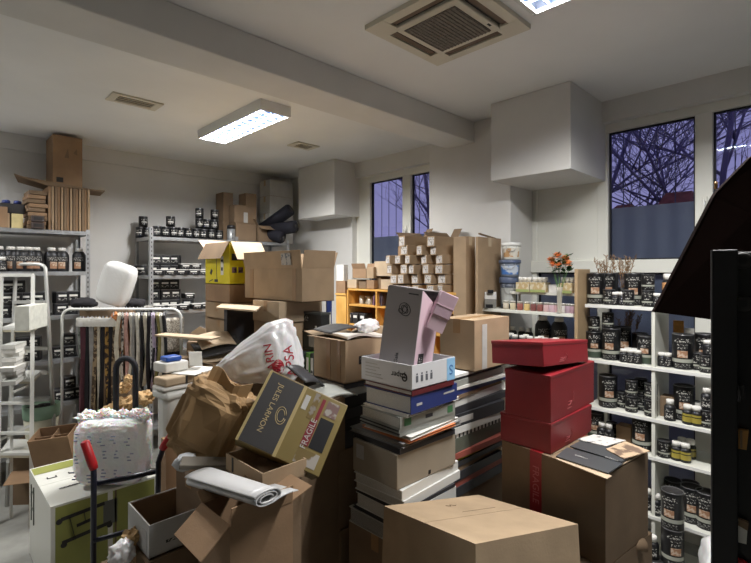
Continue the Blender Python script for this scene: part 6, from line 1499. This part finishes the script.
HOOD = mat('dark_brown_leather', (42, 29, 26), rough=.95, spec=.1)
r = thing('leather_hood', 'dark brown slanted leather hood hanging behind the black panel', 'hood', (0, 0, 0))
V = lambda px, py, d: P(px, py, d)
a, b1, c1, d1, e1, f1 = V(655, 312, 1.42), V(714, 198, 1.30), V(752, 214, 1.22), V(900, 290, 1.05), V(900, 345, 1.08), V(712, 318, 1.34)
b = MB(); off = fw * .018; b.prism([a, b1, c1, d1, e1, f1], off, HOOD); b.build('side_panel', r)
b = MB(); b.prism([b1, V(717, 193, 1.30), V(751, 158, 1.24), V(900, 60, 1.05), d1, c1], off, HOOD); b.build('top_panel', r)
b = MB(); b.tube([a, b1, V(717, 193, 1.30), V(751, 158, 1.24), V(900, 60, 1.05)], .0035, HOOD, 6); b.build('edge_seam', r)
b = MB(); b.lathe([(.004, 0, BRS), (.004, .02, BRS)], 10); b.build('brass_rivet', r, V(716, 189, 1.29))
b = MB(); p0 = V(780, 200, 1.17); b.box((p0.x + .012, p0.y + .012, 1.2), (.02, .02, 2.4), BP_); b.build('support_post', r)
# floor clutter seen under the tin shelves
q = P(727, 560, 2.62); b = lump('x', None, .15, .13, .27, 10, .12, 1.8, WPL, True, 4, .2, sq); tag(b.build('white_sack', None, (q.x, q.y, .28), (0, 0, .3)), 'white plastic sack on the floor beside the tin pile', 'sack')
q = P(636, 545, 2.24); b = MB(); L_ = rt * .07
b.tube([q - L_ * .6, q + L_ * .6], .03, CARD_D, 16); tag(b.build('cardboard_core', None, (0, 0, 0)), 'brown cardboard core lying by the big taped carton foot', 'cardboard core')
flush()
# ================================================================== CAMERA, SKY, EXPOSURE
cam = bpy.data.cameras.new('camera'); co = bpy.data.objects.new('camera', cam); COL.objects.link(co)
cam.sensor_width = 36; cam.lens = F / 751 * 36; cam.shift_y = -(281.5 - CY) / 751; cam.clip_start = .05
co.location = (0, 0, H); co.rotation_euler = (PI / 2, 0, -math.atan2(FX, FY))
S = bpy.context.scene; S.camera = co
w = bpy.data.worlds.new('dusk'); S.world = w; w.use_nodes = True; nt = w.node_tree; bg = nt.nodes['Background']
tc = nt.nodes.new('ShaderNodeTexCoord'); sp = nt.nodes.new('ShaderNodeSeparateXYZ'); rp = nt.nodes.new('ShaderNodeValToRGB')
rp.color_ramp.elements[0].position = 0; rp.color_ramp.elements[0].color = lin((150, 144, 186))
rp.color_ramp.elements[1].position = .6; rp.color_ramp.elements[1].color = lin((106, 104, 160))
nt.links.new(tc.outputs['Generated'], sp.inputs[0]); nt.links.new(sp.outputs['Z'], rp.inputs['Fac']); nt.links.new(rp.outputs['Color'], bg.inputs['Color'])
bg.inputs['Strength'].default_value = .95
S.view_settings.view_transform = 'Standard'; S.view_settings.look = 'None'; S.view_settings.gamma = 1; S.view_settings.use_curve_mapping = False
S.view_settings.exposure = 0.38
try: S.cycles.use_denoising = True
except Exception: pass
S.cycles.max_bounces = 8; S.cycles.diffuse_bounces = 5; S.cycles.transparent_max_bounces = 12; S.cycles.sample_clamp_indirect = 4
seen = {}
for o in S.objects:
    l = o.get('label')
    if l and o.parent is None:
        seen.setdefault(l, []).append(o.name)
        if not 4 <= len(l.split()) <= 16: print('LABEL LENGTH', len(l.split()), l)
for l, n in seen.items():
    if len(n) > 1: print('SHARED LABEL', l, n)
